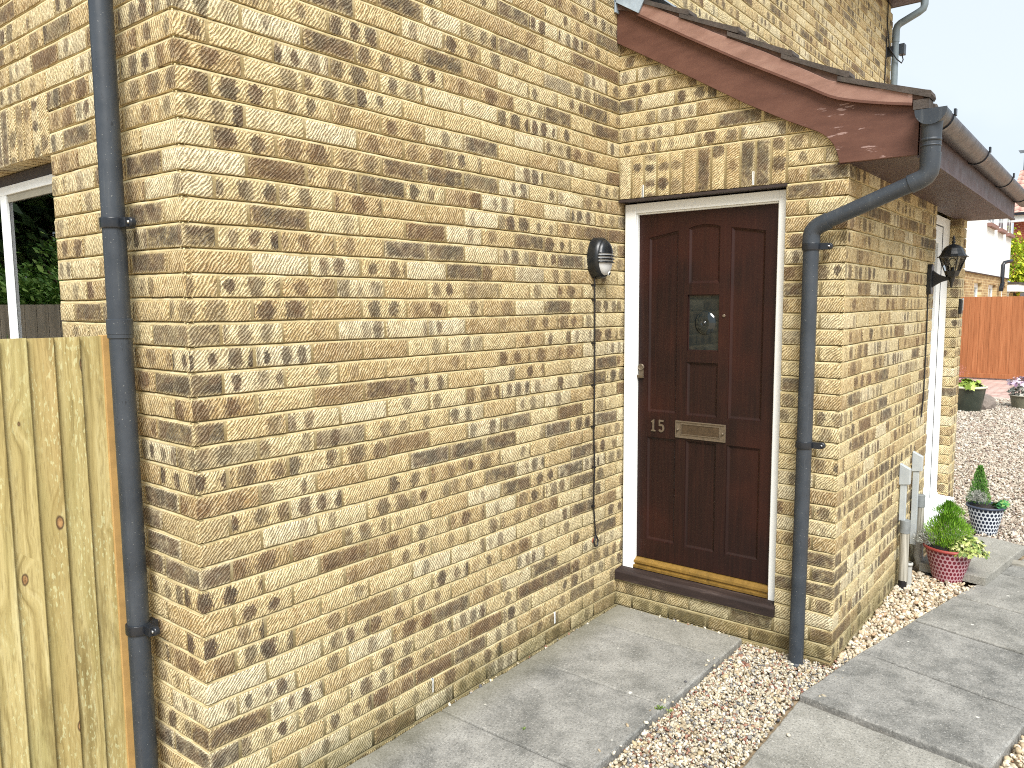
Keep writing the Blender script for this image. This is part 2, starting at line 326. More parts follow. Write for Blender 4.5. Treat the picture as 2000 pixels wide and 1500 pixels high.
M['brass'] = simple('worn_brass', s2l(138, 108, 52), .42, .3, 18, .25, metal=.4, dirt=s2l(84, 68, 38))
M['nail'] = simple('rusty_nail', s2l(92, 84, 74), .6, .2, 50, metal=.6)
M['dark'] = simple('dark_interior', s2l(26, 26, 27), .9, .1, 3)
M['cable'] = simple('black_cable', s2l(22, 20, 22), .5, .1, 20)
M['glass'] = mat_glass()
M['lampglass'] = mat_glass('lamp_glass', (.97, .98, .98), .0, 1.4)
M['trunk'] = simple('grey_trunking', s2l(166, 172, 174), .4, .08, 20)
M['darkhead'] = simple('dark_brown_timber', s2l(48, 38, 36), .6, .2, 20, .2)
def mat_door():
    t = NT('mahogany_stain'); v = t.obj()
    g = t.noise(t.map(v, (14, 60, 2.5)), 1, 4, .6, .4)
    col = t.ramp(g, [(.3, s2l(26, 13, 11)), (.5, s2l(34, 17, 14)), (.72, s2l(43, 22, 17))])
    pz = t.noise(v, 3, 2); col = t.mix(t.sstep(pz, .4, .7, 0, .35), col, s2l(66, 30, 20))
    t.bump(g, .12, .001); return t.fin(col, .42, .3)
M['door'] = mat_door()
def mat_barge(name, a, b, c, peel):
    t = NT(name); v = t.obj()
    col = t.ramp(t.noise(t.map(v, (1, 3, 9)), 2, 5, .6), [(.3, a), (.5, b), (.72, c)])
    sc = t.sstep(t.noise(t.map(v, (6, 6, 26), rot=(-.45, 0, 0)), 1, 4, .7),   .60, .64)
    yy = t.sep(v)[1]
    sc = t.math('MULTIPLY', sc, t.sstep(yy, -.80, -1.20, 0, 1)); col = t.mix(t.sstep(t.noise(t.map(v, (1, 5, 30)), 2, 5, .7), .48, .68, 0, .4), col, c); col = t.mix(t.sstep(t.noise(t.map(v, (1, 9, 14), loc=(0, 4, 2)), 2, 4, .7), .56, .70, 0, .45), col, a)
    col = t.mix(t.math('MULTIPLY', sc, peel), col, s2l(186, 160, 154))
    t.bump(t.noise(t.map(v, (10, 6, 60)), 1, 3), .2, .001); return t.fin(col, .55, .35)
M['barge'] = mat_barge('faded_brown_paint', s2l(82, 53, 43), s2l(92, 61, 50), s2l(102, 70, 58), .5)
M['verge'] = mat_barge('pale_brown_paint', s2l(120, 90, 78), s2l(136, 104, 92), s2l(152, 121, 108), .5)  # same paint pattern in paler browns than the bargeboard
M['vmortar'] = simple('verge_mortar', s2l(92, 72, 64), .95, .35, 30, .6, bsc=90, dist=.003)
M['soffit'] = simple('brown_soffit_paint', s2l(72, 55, 57), .55, .18, 6, .1)
def mat_sill():
    t = NT('dark_stained_sill'); v = t.obj(); g = t.noise(t.map(v, (20, 3, 20)), 1, 5, .7)
    t.bump(g, .5, .003); return t.fin(t.ramp(g, [(.3, s2l(34, 26, 24)), (.55, s2l(50, 39, 36)), (.75, s2l(84, 72, 66))]), .7, .3)
M['sill'] = mat_sill()

# ------------------------------------------------------------------ numpy noise for brick edges
TAB = RNG.random((32, 32, 32, 3))-.5
def nz(p, s):
    q = p*s; i = np.floor(q).astype(int); f = q-i; f = f*f*(3-2*f); r = 0
    for a in (0, 1):
        for b in (0, 1):
            for c in (0, 1):
                wgt = (f[:, 0] if a else 1-f[:, 0])*(f[:, 1] if b else 1-f[:, 1])*(f[:, 2] if c else 1-f[:, 2])
                r = r+TAB[(i[:, 0]+a) % 32, (i[:, 1]+b) % 32, (i[:, 2]+c) % 32]*wgt[:, None]
    return r
def wob(p): return nz(p, 3.1)[:, 2]*.006+nz(p, 11.)[:, 2]*.002
class Bricks:
    def __init__(s): s.V = []; s.F = []; s.UV = []; s.RN = []; s.MI = []; s.n = 0
    def grid(s, P, nu, nv, uv, rnd, mi, flip):
        s.V.append(P); b = s.n; s.n += len(P)
        i = np.arange(nu-1)[:, None]*nv+np.arange(nv-1)[None, :]; i = i.ravel()+b
        q = np.stack([i, i+nv, i+nv+1, i+1], 1)
        if flip: q = q[:, ::-1]
        s.F.append(q); s.UV.append(uv); s.RN.append(np.tile(np.array(rnd, np.float32), (len(P), 1))); s.MI.append(np.full(len(q), mi))
    def brick(s, b, faces, back, soldier=False, step=.022, jit=True, rnd=None, side=0.):
        lo = np.array([b[0], b[2], b[4]]); hi = np.array([b[1], b[3], b[5]])
        if rnd is None:
            rnd = list(RNG.random(3))
        r = RNG.uniform(.0022, .0042)
        if jit:
            off = float(np.clip(RNG.normal(0, .0008), -.0013, .0009))
            for f in back:
                ax = 'xyz'.index(f[1]); d = off if f[0] == '+' else -off
                lo[ax] += d
                hi[ax] += d
            lo[2] += RNG.uniform(0, .0012); hi[2] -= RNG.uniform(0, .0018)
            for f_ in (0, 1):
                if not ('+'+'xy'[f_]) in back: lo[f_] += RNG.uniform(.0002, .0018); hi[f_] -= RNG.uniform(.0002, .0018)
        ends = []
        for ax in range(3):
            Ls = hi[ax]-lo[ax]; n = max(2, int(round((Ls-2*r)/step))+1)
            if ('+'+'xyz'[ax]) in back and ('-'+'xyz'[ax]) in faces:
                g = np.array([lo[ax], lo[ax]+r, hi[ax]])
            else:
                g = np.concatenate([[lo[ax]], np.linspace(lo[ax]+r, hi[ax]-r, n), [hi[ax]]])
            if Ls < .03 and not (('+'+'xyz'[ax]) in back): g = np.array([lo[ax], lo[ax]+r, hi[ax]-r, hi[ax]])
            ends.append(g)
        rmin = lo+r; rmax = hi-r
        for f in back: rmax[ 'xyz'.index(f[1])] = hi['xyz'.index(f[1])]
        length = max(hi[0]-lo[0], hi[1]-lo[1], hi[2]-lo[2])
        for f in faces:
            ax = 'xyz'.index(f[1]); a1, a2 = [k for k in range(3) if k != ax]
            g1, g2 = ends[a1], ends[a2]; G1, G2 = np.meshgrid(g1, g2, indexing='ij')
            P = np.zeros((G1.size, 3)); P[:, a1] = G1.ravel(); P[:, a2] = G2.ravel(); P[:, ax] = lo[ax] if f[0] == '-' else hi[ax]
            q = np.clip(P, rmin, rmax); d = P-q; ln = np.linalg.norm(d, axis=1, keepdims=True); Q = np.where(ln > 1e-9, q+d/np.maximum(ln, 1e-9)*r, P)
            nn = nz(P, 34.)*.0026+nz(P, 90.)*.0020; Q = Q+nn; Q[:, 2] += wob(P)
            uvw = P-lo
            if soldier: uv = np.stack([uvw[:, 2], uvw[:, 0]+uvw[:, 1] if ax == 2 else uvw[:, a1], np.zeros(len(P))], 1)
            else: uv = np.stack([uvw[:, a1] if a1 != 2 else uvw[:, a2], uvw[:, 2], np.zeros(len(P))], 1)
            if ax == 0: uv[:, 0] = uv[:, 0].max()-uv[:, 0]
            fl = (f[0] == '-') ^ (ax == 1)
            s.grid(Q, len(g1), len(g2), uv, (*rnd, length if not soldier else .215), 0, fl)
    def mortar(s, plane, s0, s1, zt, zb, vert=False):
        # weather-struck bed joint above, flush body behind the bricks; plane = (axis, value, sign into the wall)
        ax, val, sg = plane; n = max(2, int((s1-s0)/.05)+1); S = np.linspace(s0, s1, n)
        prof = [(zt, .020), (zt-.0042, .020), (zt-.0048, .0046), (zt-.0112, .0030), (zt-.0130, .0040), (zb, .0040), (zb-.0001, .020)]
        G = []
        for sv in S:
            for z_, d in prof:
                p = [0, 0, z_]; p[ax] = val+sg*d; p[1-ax] = sv; G.append(p)
        P = np.array(G); W_ = wob(P); P = P+nz(P, 40.)*.0010; P[:, 2] += W_
        s.grid(P, n, len(prof), P*0, (0, 0, 0, 1), 1, not (ax == 1))
    def build(s, name, mats, parent):
        V = np.concatenate(s.V); F = np.concatenate(s.F); me = bpy.data.meshes.new(name)
        me.vertices.add(len(V)); me.vertices.foreach_set('co', V.ravel()); me.loops.add(F.size); me.loops.foreach_set('vertex_index', F.ravel().astype(np.int32))
        me.polygons.add(len(F)); me.polygons.foreach_set('loop_start', np.arange(0, F.size, 4, dtype=np.int32)); me.polygons.foreach_set('loop_total', np.full(len(F), 4, np.int32))
        for m_ in mats: me.materials.append(m_)
        me.polygons.foreach_set('material_index', np.concatenate(s.MI).astype(np.int32)); me.polygons.foreach_set('use_smooth', np.ones(len(F), bool))
        a = me.attributes.new('buv', 'FLOAT_VECTOR', 'POINT'); a.data.foreach_set('vector', np.concatenate(s.UV).astype(np.float32).ravel())
        a = me.attributes.new('rnd', 'FLOAT_COLOR', 'POINT'); a.data.foreach_set('color', np.concatenate(s.RN).ravel())
        me.update(calc_edges=True); me.validate()
        o = bpy.data.objects.new(name, me); COL.objects.link(o); set_parent(o, parent); return o

Lx, Wy = 2.474, 1.178
Z = lambda k: (34-k)*.075
def row_intervals(start, end, first, mn=.03):
    out = []; s_ = start; ln = first
    while s_ < end-mn:
        e = min(s_+ln, end); out.append((s_, e)); s_ = e+.010; ln = .215
    return out

# ================================================================== THE HOUSE
house = empty('brick_house', (4., 1.5, 0), 'buff brick house with a tiled porch and a dark red front door numbered 15', 'house')
EAVE = 4.90
bw = Bricks()
for k in range(-30, 35):
    zt, zb = Z(k)-.0112, Z(k+1); odd = k % 2 != 0
    if zt > EAVE+.06: continue
    hi_ = zb > 3.2
    st = .022
    # corner brick shared by the two faces
    rnd = list(RNG.random(3))
    if odd: bw.brick((0, .215, 0, .1025, zb, zt), ['-x', '-y', '+x', '+y', '+z', '-z'], [], jit=False, step=.022, rnd=rnd)
    else: bw.brick((0, .1025, 0, .215, zb, zt), ['-x', '-y', '+x', '+y', '+z', '-z'], [], jit=False, step=.022, rnd=rnd)
    # wall A (faces -Y)
    xend = 8.22 if zb > 2.20 else 2.62
    for a, b in row_intervals(.2262 if odd else .1125, xend, .215):
        bw.brick((a, b, 0, .021, zb, zt), ['-y', '-x', '+x', '+z', '-z'], ['+y'], step=.022 if a < 2.6 else .04)
    bw.mortar((1, 0, 1), .001, xend, Z(k), zb)
    # wall D (faces -X), window from y .9 to 2.1, z 1.05 to 2.25
    segs = [(.1125 if odd else .225, 4.0)]
    if 4 <= k < 20: segs = [(segs[0][0], .9), (2.1, 4.0)]
    if 1 <= k < 4: segs = [(segs[0][0], .895), (2.105, 4.0)]
    for n_, (a0, b0) in enumerate(segs):
        for a, b in row_intervals(a0, b0, .215 if n_ == 0 else (.1025 if odd else .215)):
            fc = ['-x', '-y', '+y', '+z', '-z']
            dep = .021
            if n_ == 0 and len(segs) > 1 and b > b0-.001 or n_ == 1 and a < a0+.001: dep = .085
            bw.brick((0, dep, a, b, zb, zt), fc, ['+x'], step=.022 if a < 1.6 else .05)
        bw.mortar((0, 0, 1), .001 if n_ == 0 else a0, b0, Z(k), zb)
for i in range(16):      # soldier course over the garden window
    a = .9+i*.075
    bw.brick((0, .09, a, a+.065, 2.25, 2.465), ['-x', '-y', '+y', '+z', '-z'], ['+x'], soldier=True)
bw.mortar((0, 0, 1), .895, 2.105, 2.475, 2.252)
main_wall = bw.build('wall', [M['brick'], M['mortar']], house); main_wall['label'] = 'buff rustic brick main wall with dark burnt marks'
pw = Bricks()
def roof_line(y): return 3.215+.600*y      # underside of the porch roof, y negative
for k in range(-9, 35):
    zt, zb = Z(k)-.0112, Z(k+1); odd = k % 2 != 0
    ymax = min(Wy, (3.20-zt)/.6)           # how far out this course reaches under the slope
    if ymax <= .03: continue
    def B(a, b, **kw): pw.brick((Lx, Lx+.021, -b, -a, zb, zt), ['-x', '-y', '+y', '+z', '-z'], ['+x'], **kw)
    corner = zt < 2.47 or True
    rnd = list(RNG.random(3))
    bl = .173 if odd else .1025
    full = ymax >= Wy-.001
    if full:
        pw.brick((Lx, Lx+(.1025 if odd else .215), -Wy, -Wy+bl, zb, zt), ['-x', '-y', '+x', '+y', '+z', '-z'], [], jit=False, rnd=rnd)
    lim = Wy-bl-.010 if full else ymax
    if k >= 32: segs = [(0., lim)]
    elif k >= 4: segs = [(.9, lim)]
    elif 1 <= k < 4: segs = [(.905, lim)]
    else: segs = [(0., lim)]
    for a0, b0 in segs:
        if b0-a0 < .03: continue
        for a, b in row_intervals(a0, b0, (.0975 if odd else .215) if a0 == 0 else 1.):
            B(a, b)
        pw.mortar((0, Lx, 1), -(Wy if full else ymax)+.001, -a0, Z(k), zb)
    # wall C (faces -Y at y = -W): to the side door, and the pier beyond it
    if zb > 2.33: continue
    for a, b in row_intervals(Lx+(.1125 if odd else .225), 4.5 if k < 32 else 5.6, .215):
        last = b > 4.499
        pw.brick((a, b, -Wy, -Wy+.021, zb, zt), ['-y', '-x', '+x', '+z', '-z'], ['+y'])
    pw.mortar((1, -Wy, 1), Lx+.001, 4.5 if k < 32 else 5.6, Z(k), zb)
    if k < 32:
        s1 = 5.5425 if odd else 5.575
        pw.brick((5.44, s1, -Wy, -Wy+.1025, zb, zt), ['-x', '-y', '+x', '+y', '+z', '-z'], [], jit=False)
        pw.brick((s1+.010, 5.68, -Wy, -Wy+.1025, zb, zt), ['-x', '-y', '+x', '+y', '+z', '-z'], [], jit=False)
        pw.mortar((1, -Wy, 1), 5.441, 5.679, Z(k), zb); pw.mortar((0, 5.44, 1), -Wy+.001, -Wy+.1, Z(k), zb)
for i in range(12):      # soldier course over the front door
    a = .005+i*.075
    pw.brick((Lx, Lx+.05, -a-.065, -a, 2.25, 2.465), ['-x', '-y', '+y', '+z', '-z'], ['+x'], soldier=True)
pw.mortar((0, Lx, 1), -.905, 0, 2.475, 2.252)
porch_wall = pw.build('porch_wall', [M['brick'], M['mortar']], house); porch_wall['label'] = 'buff brick porch wall projecting beside the front door'
# solid core behind the facing
c = MB()
c.box((.022, .022, 2.27), (8.2, .1, EAVE)); c.box((.022, .022, -.1), (2.62, .1, 2.27)); c.box((.022, .1, 2.48), (.1, 3.98, EAVE)); c.box((.022, .1, -.1), (.1, .88, 2.48))
c.box((.022, 2.12, -.1), (.1, 3.98, 2.48)); c.box((.022, .88, -.1), (.1, 2.12, 1.04)); c.box((8.1, .1, -.1), (8.2, 4, EAVE)); c.box((.1, 3.9, -.1), (8.1, 3.98, EAVE))
c.box((2.62, .022, -.1), (8.2, .1, 2.27))
c.prism([(-.005, 2.48), (-1.16, 2.48), (-.005, 3.15)], 0, Lx+.023, Lx+.1)
c.box((Lx+.023, -Wy+.023, -.1), (Lx+.12, -.91, 2.48)); c.box((Lx+.023, -.9, -.1), (Lx+.12, -.02, .15))
c.box((Lx+.05, -Wy+.0235, -.1), (4.49, -Wy+.1, 2.33)); c.box((4.49, -Wy+.0235, -.1), (5.45, -Wy+.1, .14)); c.box((5.58, -Wy+.11, -.1), (5.66, 0, 2.4))
c.box((Lx+.06, -.9, 2.27), (Lx+.12, -.02, 2.48))
c.build('wall_core', M['mortar'], house)
# rooms behind the glass
c = MB(); c.box((.75, .3, .2), (.78, 3.4, 2.6)); c.box((.1, .3, .2), (.78, .33, 2.6)); c.box((.1, 3.37, .2), (.78, 3.4, 2.6)); c.box((.1, .3, 2.5), (.78, 3.4, 2.6)); c.box((.1, .3, .2), (.78, 3.4, .5))
c.build('room_interior', M['dark'], house); c = MB(); c.box((Lx+.7, -1.05, .0), (Lx+.73, -.0, 2.3)); c.box((Lx+.13, -1.05, 2.2), (Lx+.7, 0, 2.3)); c.box((Lx+.13, -1.05, 0), (Lx+.7, 0, .05)); c.box((Lx+.13, -.03, 0), (Lx+.7, -.0, 2.3)); c.box((Lx+.13, -1.05, 0), (Lx+.7, -1.02, 2.3))
c.build('room_interior', M['dark'], house)
# main roof (above the frame; it shades the walls)
c = MB(); c.prism([(-.26, EAVE-.02), (4.3, EAVE-.02), (2.0, 6.6)], 0, -.08, 8.28); c.build('main_roof', M['tile'], house)
c = MB(); c.box((-.06, -.28, EAVE-.05), (8.2, -.265, EAVE+.12)); c.box((-.06, -.265, EAVE-.035), (8.2, 0, EAVE-.022)); c.build('eaves_board', M['soffit'], house)
c = MB()
cx, cz, rr = -.335, EAVE+.07, .055
c.prism([(cx+math.cos(a)*rr, cz+math.sin(a)*rr) for a in np.linspace(math.pi, 2*math.pi, 9)]+[(cx+math.cos(a)*(rr-.004), cz+math.sin(a)*(rr-.004)) for a in np.linspace(2*math.pi, math.pi, 9)], 0, -.08, 8.25)
c.build('roof_gutter', M['blackpvc'], house)

# ---- porch roof: soffit box, bargeboards, tiles, flashing
c = MB(); c.box((Lx-.03, -1.478, 2.300), (5.69, -1.460, 2.475)); fas = c.build('fascia_board', M['soffit'], house, .002)
c = MB(); c.box((Lx-.006, -1.459, 2.306), (5.685, -Wy+.05, 2.316)); c.box((5.672, -1.459, 2.318), (5.69, -Wy+.1, 2.46)); c.build('soffit', M['soffit'], house)
c = MB(); c.box((Lx-.034, -1.484, 2.292), (5.695, -1.456, 2.303)); c.build('drip_bead', M['soffit'], house)
def curve(pts, n=4):
    out = []
    for i in range(len(pts)-1):
        p0 = pts[max(i-1, 0)]; p1 = pts[i]; p2 = pts[i+1]; p3 = pts[min(i+2, len(pts)-1)]
        for j in range(n):
            t_ = j/n; out.append(tuple(.5*(2*p1[q]+(-p0[q]+p2[q])*t_+(2*p0[q]-5*p1[q]+4*p2[q]-p3[q])*t_*t_+(-p0[q]+3*p1[q]-3*p2[q]+p3[q])*t_**3) for q in (0, 1)))
    out.append(pts[-1]); return out
low = [(.0, 3.056), (-.353, 2.848), (-.701, 2.637), (-.905, 2.526), (-.985, 2.487)]+curve([(-1.04, 2.46), (-1.085, 2.428), (-1.118, 2.385), (-1.135, 2.34), (-1.142, 2.308)], 3)+[(-1.455, 2.306), (-1.455, 2.545), (-1.15, 2.60), (-1.0, 2.67), (-.70, 2.84), (-.36, 3.05), (0., 3.27)]
c = MB(); c.prism(low, 0, Lx-.028, Lx-.006); b = c.build('bargeboard', M['barge'], house, .0015)
vb = [(-.13, 3.170), (-.407, 3.000), (-.707, 2.822)]+curve([(-1.008, 2.655), (-1.102, 2.600), (-1.193, 2.568), (-1.30, 2.541), (-1.43, 2.514)], 3)
vt = [(-1.43, 2.562)]+curve([(-1.33, 2.588), (-1.224, 2.618), (-1.091, 2.668)], 3)+[(-.808, 2.842), (-.543, 2.990), (-.291, 3.140), (-.13, 3.242)]
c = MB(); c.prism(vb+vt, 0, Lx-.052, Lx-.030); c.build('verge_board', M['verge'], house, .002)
c = MB(); c.prism([(p[0], p[1]) for p in vb]+[(p[0], p[1]-.010) for p in reversed(vb)], 0, Lx-.056, Lx-.029); c.build('verge_bead', M['barge'], house)
# tiles, course by course: a raised verge tile, then lower double-roman tiles behind it
tails = [(-1.50, 2.556), (-1.178, 2.691), (-.930, 2.828), (-.675, 2.985), (-.420, 3.122), (-.165, 3.262)]
heads = [(-1.13, 2.676), (-.88, 2.821), (-.62, 2.974), (-.37, 3.114), (-.12, 3.249), (.0, 3.32)]
c = MB()
for i in range(6):
    (y0, z0), (y1, z1) = tails[i], heads[i]
    c.prism([(y0+.003, z0-.031), (y0-.003, z0-.020), (y0+.001, z0-.002), (y0+.02, z0+.003), (y1, z1), (y1, z1-.02)], 0, Lx-.060, Lx+.035)
    xs = np.linspace(Lx+.030, 5.74, 170); V = []
    for x in xs:
        ph = ((x-Lx) % .30)/.30; wv = .022*max(0, math.sin(ph*2*math.pi)); dz = -.055
        for (yy, zz) in ((y0, z0-.024), (y0-.004, z0-.012), (y0, z0), (y1, z1), (y1, z1-.02)): V.append((x, yy, zz+dz+wv))
    n_ = len(xs); F = []
    for j in range(n_-1):
        for q in range(4): F.append((j*5+q, j*5+q+1, (j+1)*5+q+1, (j+1)*5+q))
    F += [(0, 1, 2, 3, 4), tuple(reversed([(n_-1)*5+q for q in range(5)]))]; c.add(V, F)
c.build('roof_tiles', M['tile'], house)
c = MB()      # mortar bedding between verge board and tiles
bed_t = [(-1.47, 2.535), (-1.178, 2.655), (-.930, 2.795), (-.675, 2.950), (-.420, 3.090), (-.165, 3.230), (0., 3.29)]
bed_b = [(0., 3.22), (-.165, 3.17), (-.42, 3.02), (-.675, 2.87), (-.93, 2.74), (-1.178, 2.60), (-1.47, 2.52)]
c.prism(bed_t+bed_b, 0, Lx-.046, Lx-.004)
c.build('verge_mortar', M['vmortar'], house)
c = MB(); c.box((Lx+.04, -1.478, 2.476), (5.70, -1.462, 2.50)); c.box((Lx-.055, -1.494, 2.485), (Lx+.03, -1.435, 2.524)); c.build('eaves_filler', M['tile'], house)
c = MB(); c.prism([(.0, 3.255), (-.144, 3.165), (-.20, 3.262), (-.12, 3.31), (.0, 3.37)], 0, Lx-.064, Lx-.054)
c.box((Lx-.064, -.012, 3.20), (5.7, -.004, 3.42)); c.prism([(-.01, 3.30), (-.2, 3.262), (-.2, 3.27), (-.01, 3.315)], 0, Lx-.06, 5.72)
c.build('lead_flashing', M['lead'], house, .001)

# ---- front door, its frame, threshold, sill, lintel edge
c = MB(); c.box((Lx-.003, -.905, 2.236), (Lx+.06, .0, 2.248)); c.build('steel_lintel', M['darkhead'], house)
XF, XL = Lx+.05, Lx+.085
c = MB()
c.box((XF, -.078, .19), (XF+.07, -.012, 2.228)); c.box((XF, -.892, .19), (XF+.07, -.850, 2.228)); c.box((XF+.001, -.850, 2.178), (XF+.069, -.078, 2.229))
c.box((XF+.012, -.084, .2), (XF+.035, -.0781, 2.178)); c.box((XF+.012, -.8499, .2), (XF+.035, -.844, 2.178)); c.box((XF+.0121, -.844, 2.170), (XF+.035, -.084, 2.1779))
c.build('door_frame', M['whitepaint'], house, .003)
c = MB(); c.prism([(Lx-.022, .152), (Lx-.022, .196), (Lx-.012, .207), (Lx+.10, .214), (Lx+.10, .152)], 1, -.905, -.004); c.build('door_sill', M['sill'], house, .003)
c = MB(); c.prism([(XL-.034, .2145), (XL-.034, .230), (XL-.018, .234), (XL-.016, .240), (XL-.028, .243), (XL-.026, .256), (XL-.008, .272), (XL+.01, .272), (XL+.01, .2145)], 1, -.848, -.080)
c.build('threshold', M['brass'], house, .0015)
import bmesh
def panel_inset(poly, d):
    n = len(poly); out = []
    for i in range(n):
        p0, p1, p2 = Vector(poly[i-1]), Vector(poly[i]), Vector(poly[(i+1) % n])
        d1, d2 = (p1-p0).normalized(), (p2-p1).normalized(); n1, n2 = Vector((-d1.y, d1.x)), Vector((-d2.y, d2.x))
        bi = (n1+n2).normalized(); out.append(p1+bi*(d/max(.3, bi.dot(n1))))
    return [tuple(p) for p in out]
ya, yb, yc, yd, ye, yf = -.139, -.314, -.371, -.545, -.602, -.779
def rect(y0, y1, z0, z1): return [(y0, z0), (y0, z1), (y1, z1), (y1, z0)]
panels = [[(ya, 1.103), (ya, 2.046), (yb, 2.075), (yb, 1.103)], [(yc, 1.796), (yc, 2.082), (-.40, 2.092), (-.458, 2.099), (-.516, 2.092), (yd, 2.082), (yd, 1.796)],
          [(ye, 1.103), (ye, 2.075), (yf, 2.046), (yf, 1.103)], rect(yc, yd, 1.100, 1.386), rect(ya, yb, .383, .964), rect(yc, yd, .380, .966), rect(ye, yf, .385, .966)]
glassp = rect(yc, yd, 1.446, 1.740)
bm = bmesh.new()
def loop(poly, x): return [bm.verts.new((x, p[0], p[1])) for p in poly]
outer = loop([(-.081, .275), (-.081, 2.170), (-.847, 2.170), (-.847, .275)], XL)
edges = [bm.edges.new((outer[i], outer[(i+1) % 4])) for i in range(4)]
rims = []
for pl in panels+[glassp]:
    vs_ = loop(pl, XL); rims.append(vs_); edges += [bm.edges.new((vs_[i], vs_[(i+1) % len(vs_)])) for i in range(len(vs_))]
bmesh.ops.triangle_fill(bm, use_beauty=True, edges=edges)
for pl, vs_ in zip(panels+[glassp], rims):
    sgn = sum(pl[i][0]*pl[(i+1) % len(pl)][1]-pl[(i+1) % len(pl)][0]*pl[i][1] for i in range(len(pl)))
    dd = 1 if sgn > 0 else -1
    cur = vs_
    steps = [(.0015, .004), (.004, .0045), (.013, .011), (.016, .0115)] if pl is not glassp else [(.0, .012), (.006, .013)]
    for ins, dep in steps:
        nx = loop(panel_inset(pl, dd*ins), XL+dep)
        for i in range(len(pl)): bm.faces.new((cur[i], cur[(i+1) % len(pl)], nx[(i+1) % len(pl)], nx[i]))
        cur = nx
    if pl is not glassp: bm.faces.new(cur)
bk = loop([(-.081, .275), (-.081, 2.170), (-.847, 2.170), (-.847, .275)], XL+.04)
for i in range(4): bm.faces.new((outer[i], outer[(i+1) % 4], bk[(i+1) % 4], bk[i]))
bmesh.ops.recalc_face_normals(bm, faces=bm.faces)
me = bpy.data.meshes.new('front_door'); bm.to_mesh(me); bm.free(); me.materials.append(M['door'])
door = bpy.data.objects.new('front_door', me); COL.objects.link(door); set_parent(door, house)
door['label'] = 'dark red panelled front door with a small bullseye glass pane and the number 15'
# glass with a bullseye
gm = MB(); gm.box((XL+.013, yd-.002, 1.444), (XL+.0165, yc+.002, 1.742)); gm.cur = 0
prof = [(.060, .0), (.056, .004), (.046, .009), (.030, .013), (.016, .0145), (.013, .0125), (.011, .0125), (.009, .019), (.004, .022), (.0, .022)]
gm.lathe([(r_, h_) for r_, h_ in prof], (XL+.0125, -.466, 1.592), 40, (-1, 0, 0), sx=.98, sy=1.03)
def mat_bull():
    t = NT('bullseye_glass'); return t.fin(s2l(24, 31, 33), .05, .7, 0.)
gm.build('window_pane', mat_bull(), door)
# letter plate
c = MB(); y0, y1, z0, z1 = -.314, -.597, .978, 1.070
c.box((XL-.004, y1, z0), (XL+.0, y0, z1)); 
for (a, b, cc, d) in ((y1, y0, z1-.006, z1), (y1, y0, z0, z0+.006), (y1, y1+.006, z0+.006, z1-.006), (y0-.006, y0, z0+.006, z1-.006)): c.box((XL-.008, a, cc), (XL-.004, b, d))
for (a, b, cc, d) in ((-.562, -.350, 1.052, 1.056), (-.562, -.350, .996, 1.000), (-.566, -.562, .996, 1.056), (-.350, -.346, .996, 1.056)): c.box((XL-.0075, a, cc), (XL-.004, b, d))
c.cur = 1; c.box((XL-.0050, -.562, 1.000), (XL-.0041, -.350, 1.052)); c.cur = 0
c.lathe([(.007, 0), (.007, .006), (.004, .011), (0, .012)], (XL-.004, -.329, 1.022), 14, (-1, 0, 0)); c.lathe([(.007, 0), (.007, .006), (.004, .011), (0, .012)], (XL-.004, -.582, 1.022), 14, (-1, 0, 0))
c.build('letter_plate', [M['bronze'], M['shadebronze']], door, .0008)
one = [(-.167, .997), (-.194, .997), (-.194, 1.004), (-.186, 1.006), (-.186, 1.062), (-.179, 1.062), (-.167, 1.052), (-.168, 1.045), (-.175, 1.048), (-.175, 1.006), (-.167, 1.004)]
c = MB(); c.prism(one, 0, XL-.005, XL-.0002); c.build('numeral', M['bronze'], door, .0006)['label'] = 'bronze numeral 1'
oc = [(-.214, 1.064), (-.243, 1.064), (-.243, 1.054), (-.222, 1.054), (-.221, 1.041)]
arc = [(-.229+math.cos(a)*.0185, 1.0185+math.sin(a)*.0225) for a in np.linspace(R_(112), R_(-150), 14)]
arc_o = [(-.2285-(p[0]+.229), p[1]) for p in arc]
inner = [(-.2285+(-(math.cos(a)*.0085)), 1.0185+math.sin(a)*.0125) for a in np.linspace(R_(-150), R_(125), 12)]
five = oc+[(p[0], p[1]) for p in arc_o[1:]]+inner+[(-.214, 1.030)]
c = MB(); c.prism(five, 0, XL-.005, XL-.0002); c.build('numeral', M['bronze'], door)['label'] = 'bronze numeral 5'
c = MB(); c.box((XL-.004, -.116, 1.296), (XL-.0002, -.087, 1.350)); c.lathe([(.018, 0), (.018, .008), (.015, .010), (.013, .008), (0, .008)], (XL-.004, -.104, 1.348), 24, (-1, 0, 0))
c.prism([(XL-.004, 1.296), (XL-.016, 1.297), (XL-.020, 1.306), (XL-.024, 1.304), (XL-.020, 1.290), (XL-.004, 1.288)], 1, -.122, -.087)
c.build('door_lock', M['bronze'], door, .0006)
c = MB(); c.lathe([(.008, 0), (.008, .003), (.005, .004), (0, .002)], (XL-.0002, -.573, 1.630), 18, (-1, 0, 0)); c.build('peephole', M['bronze'], door)

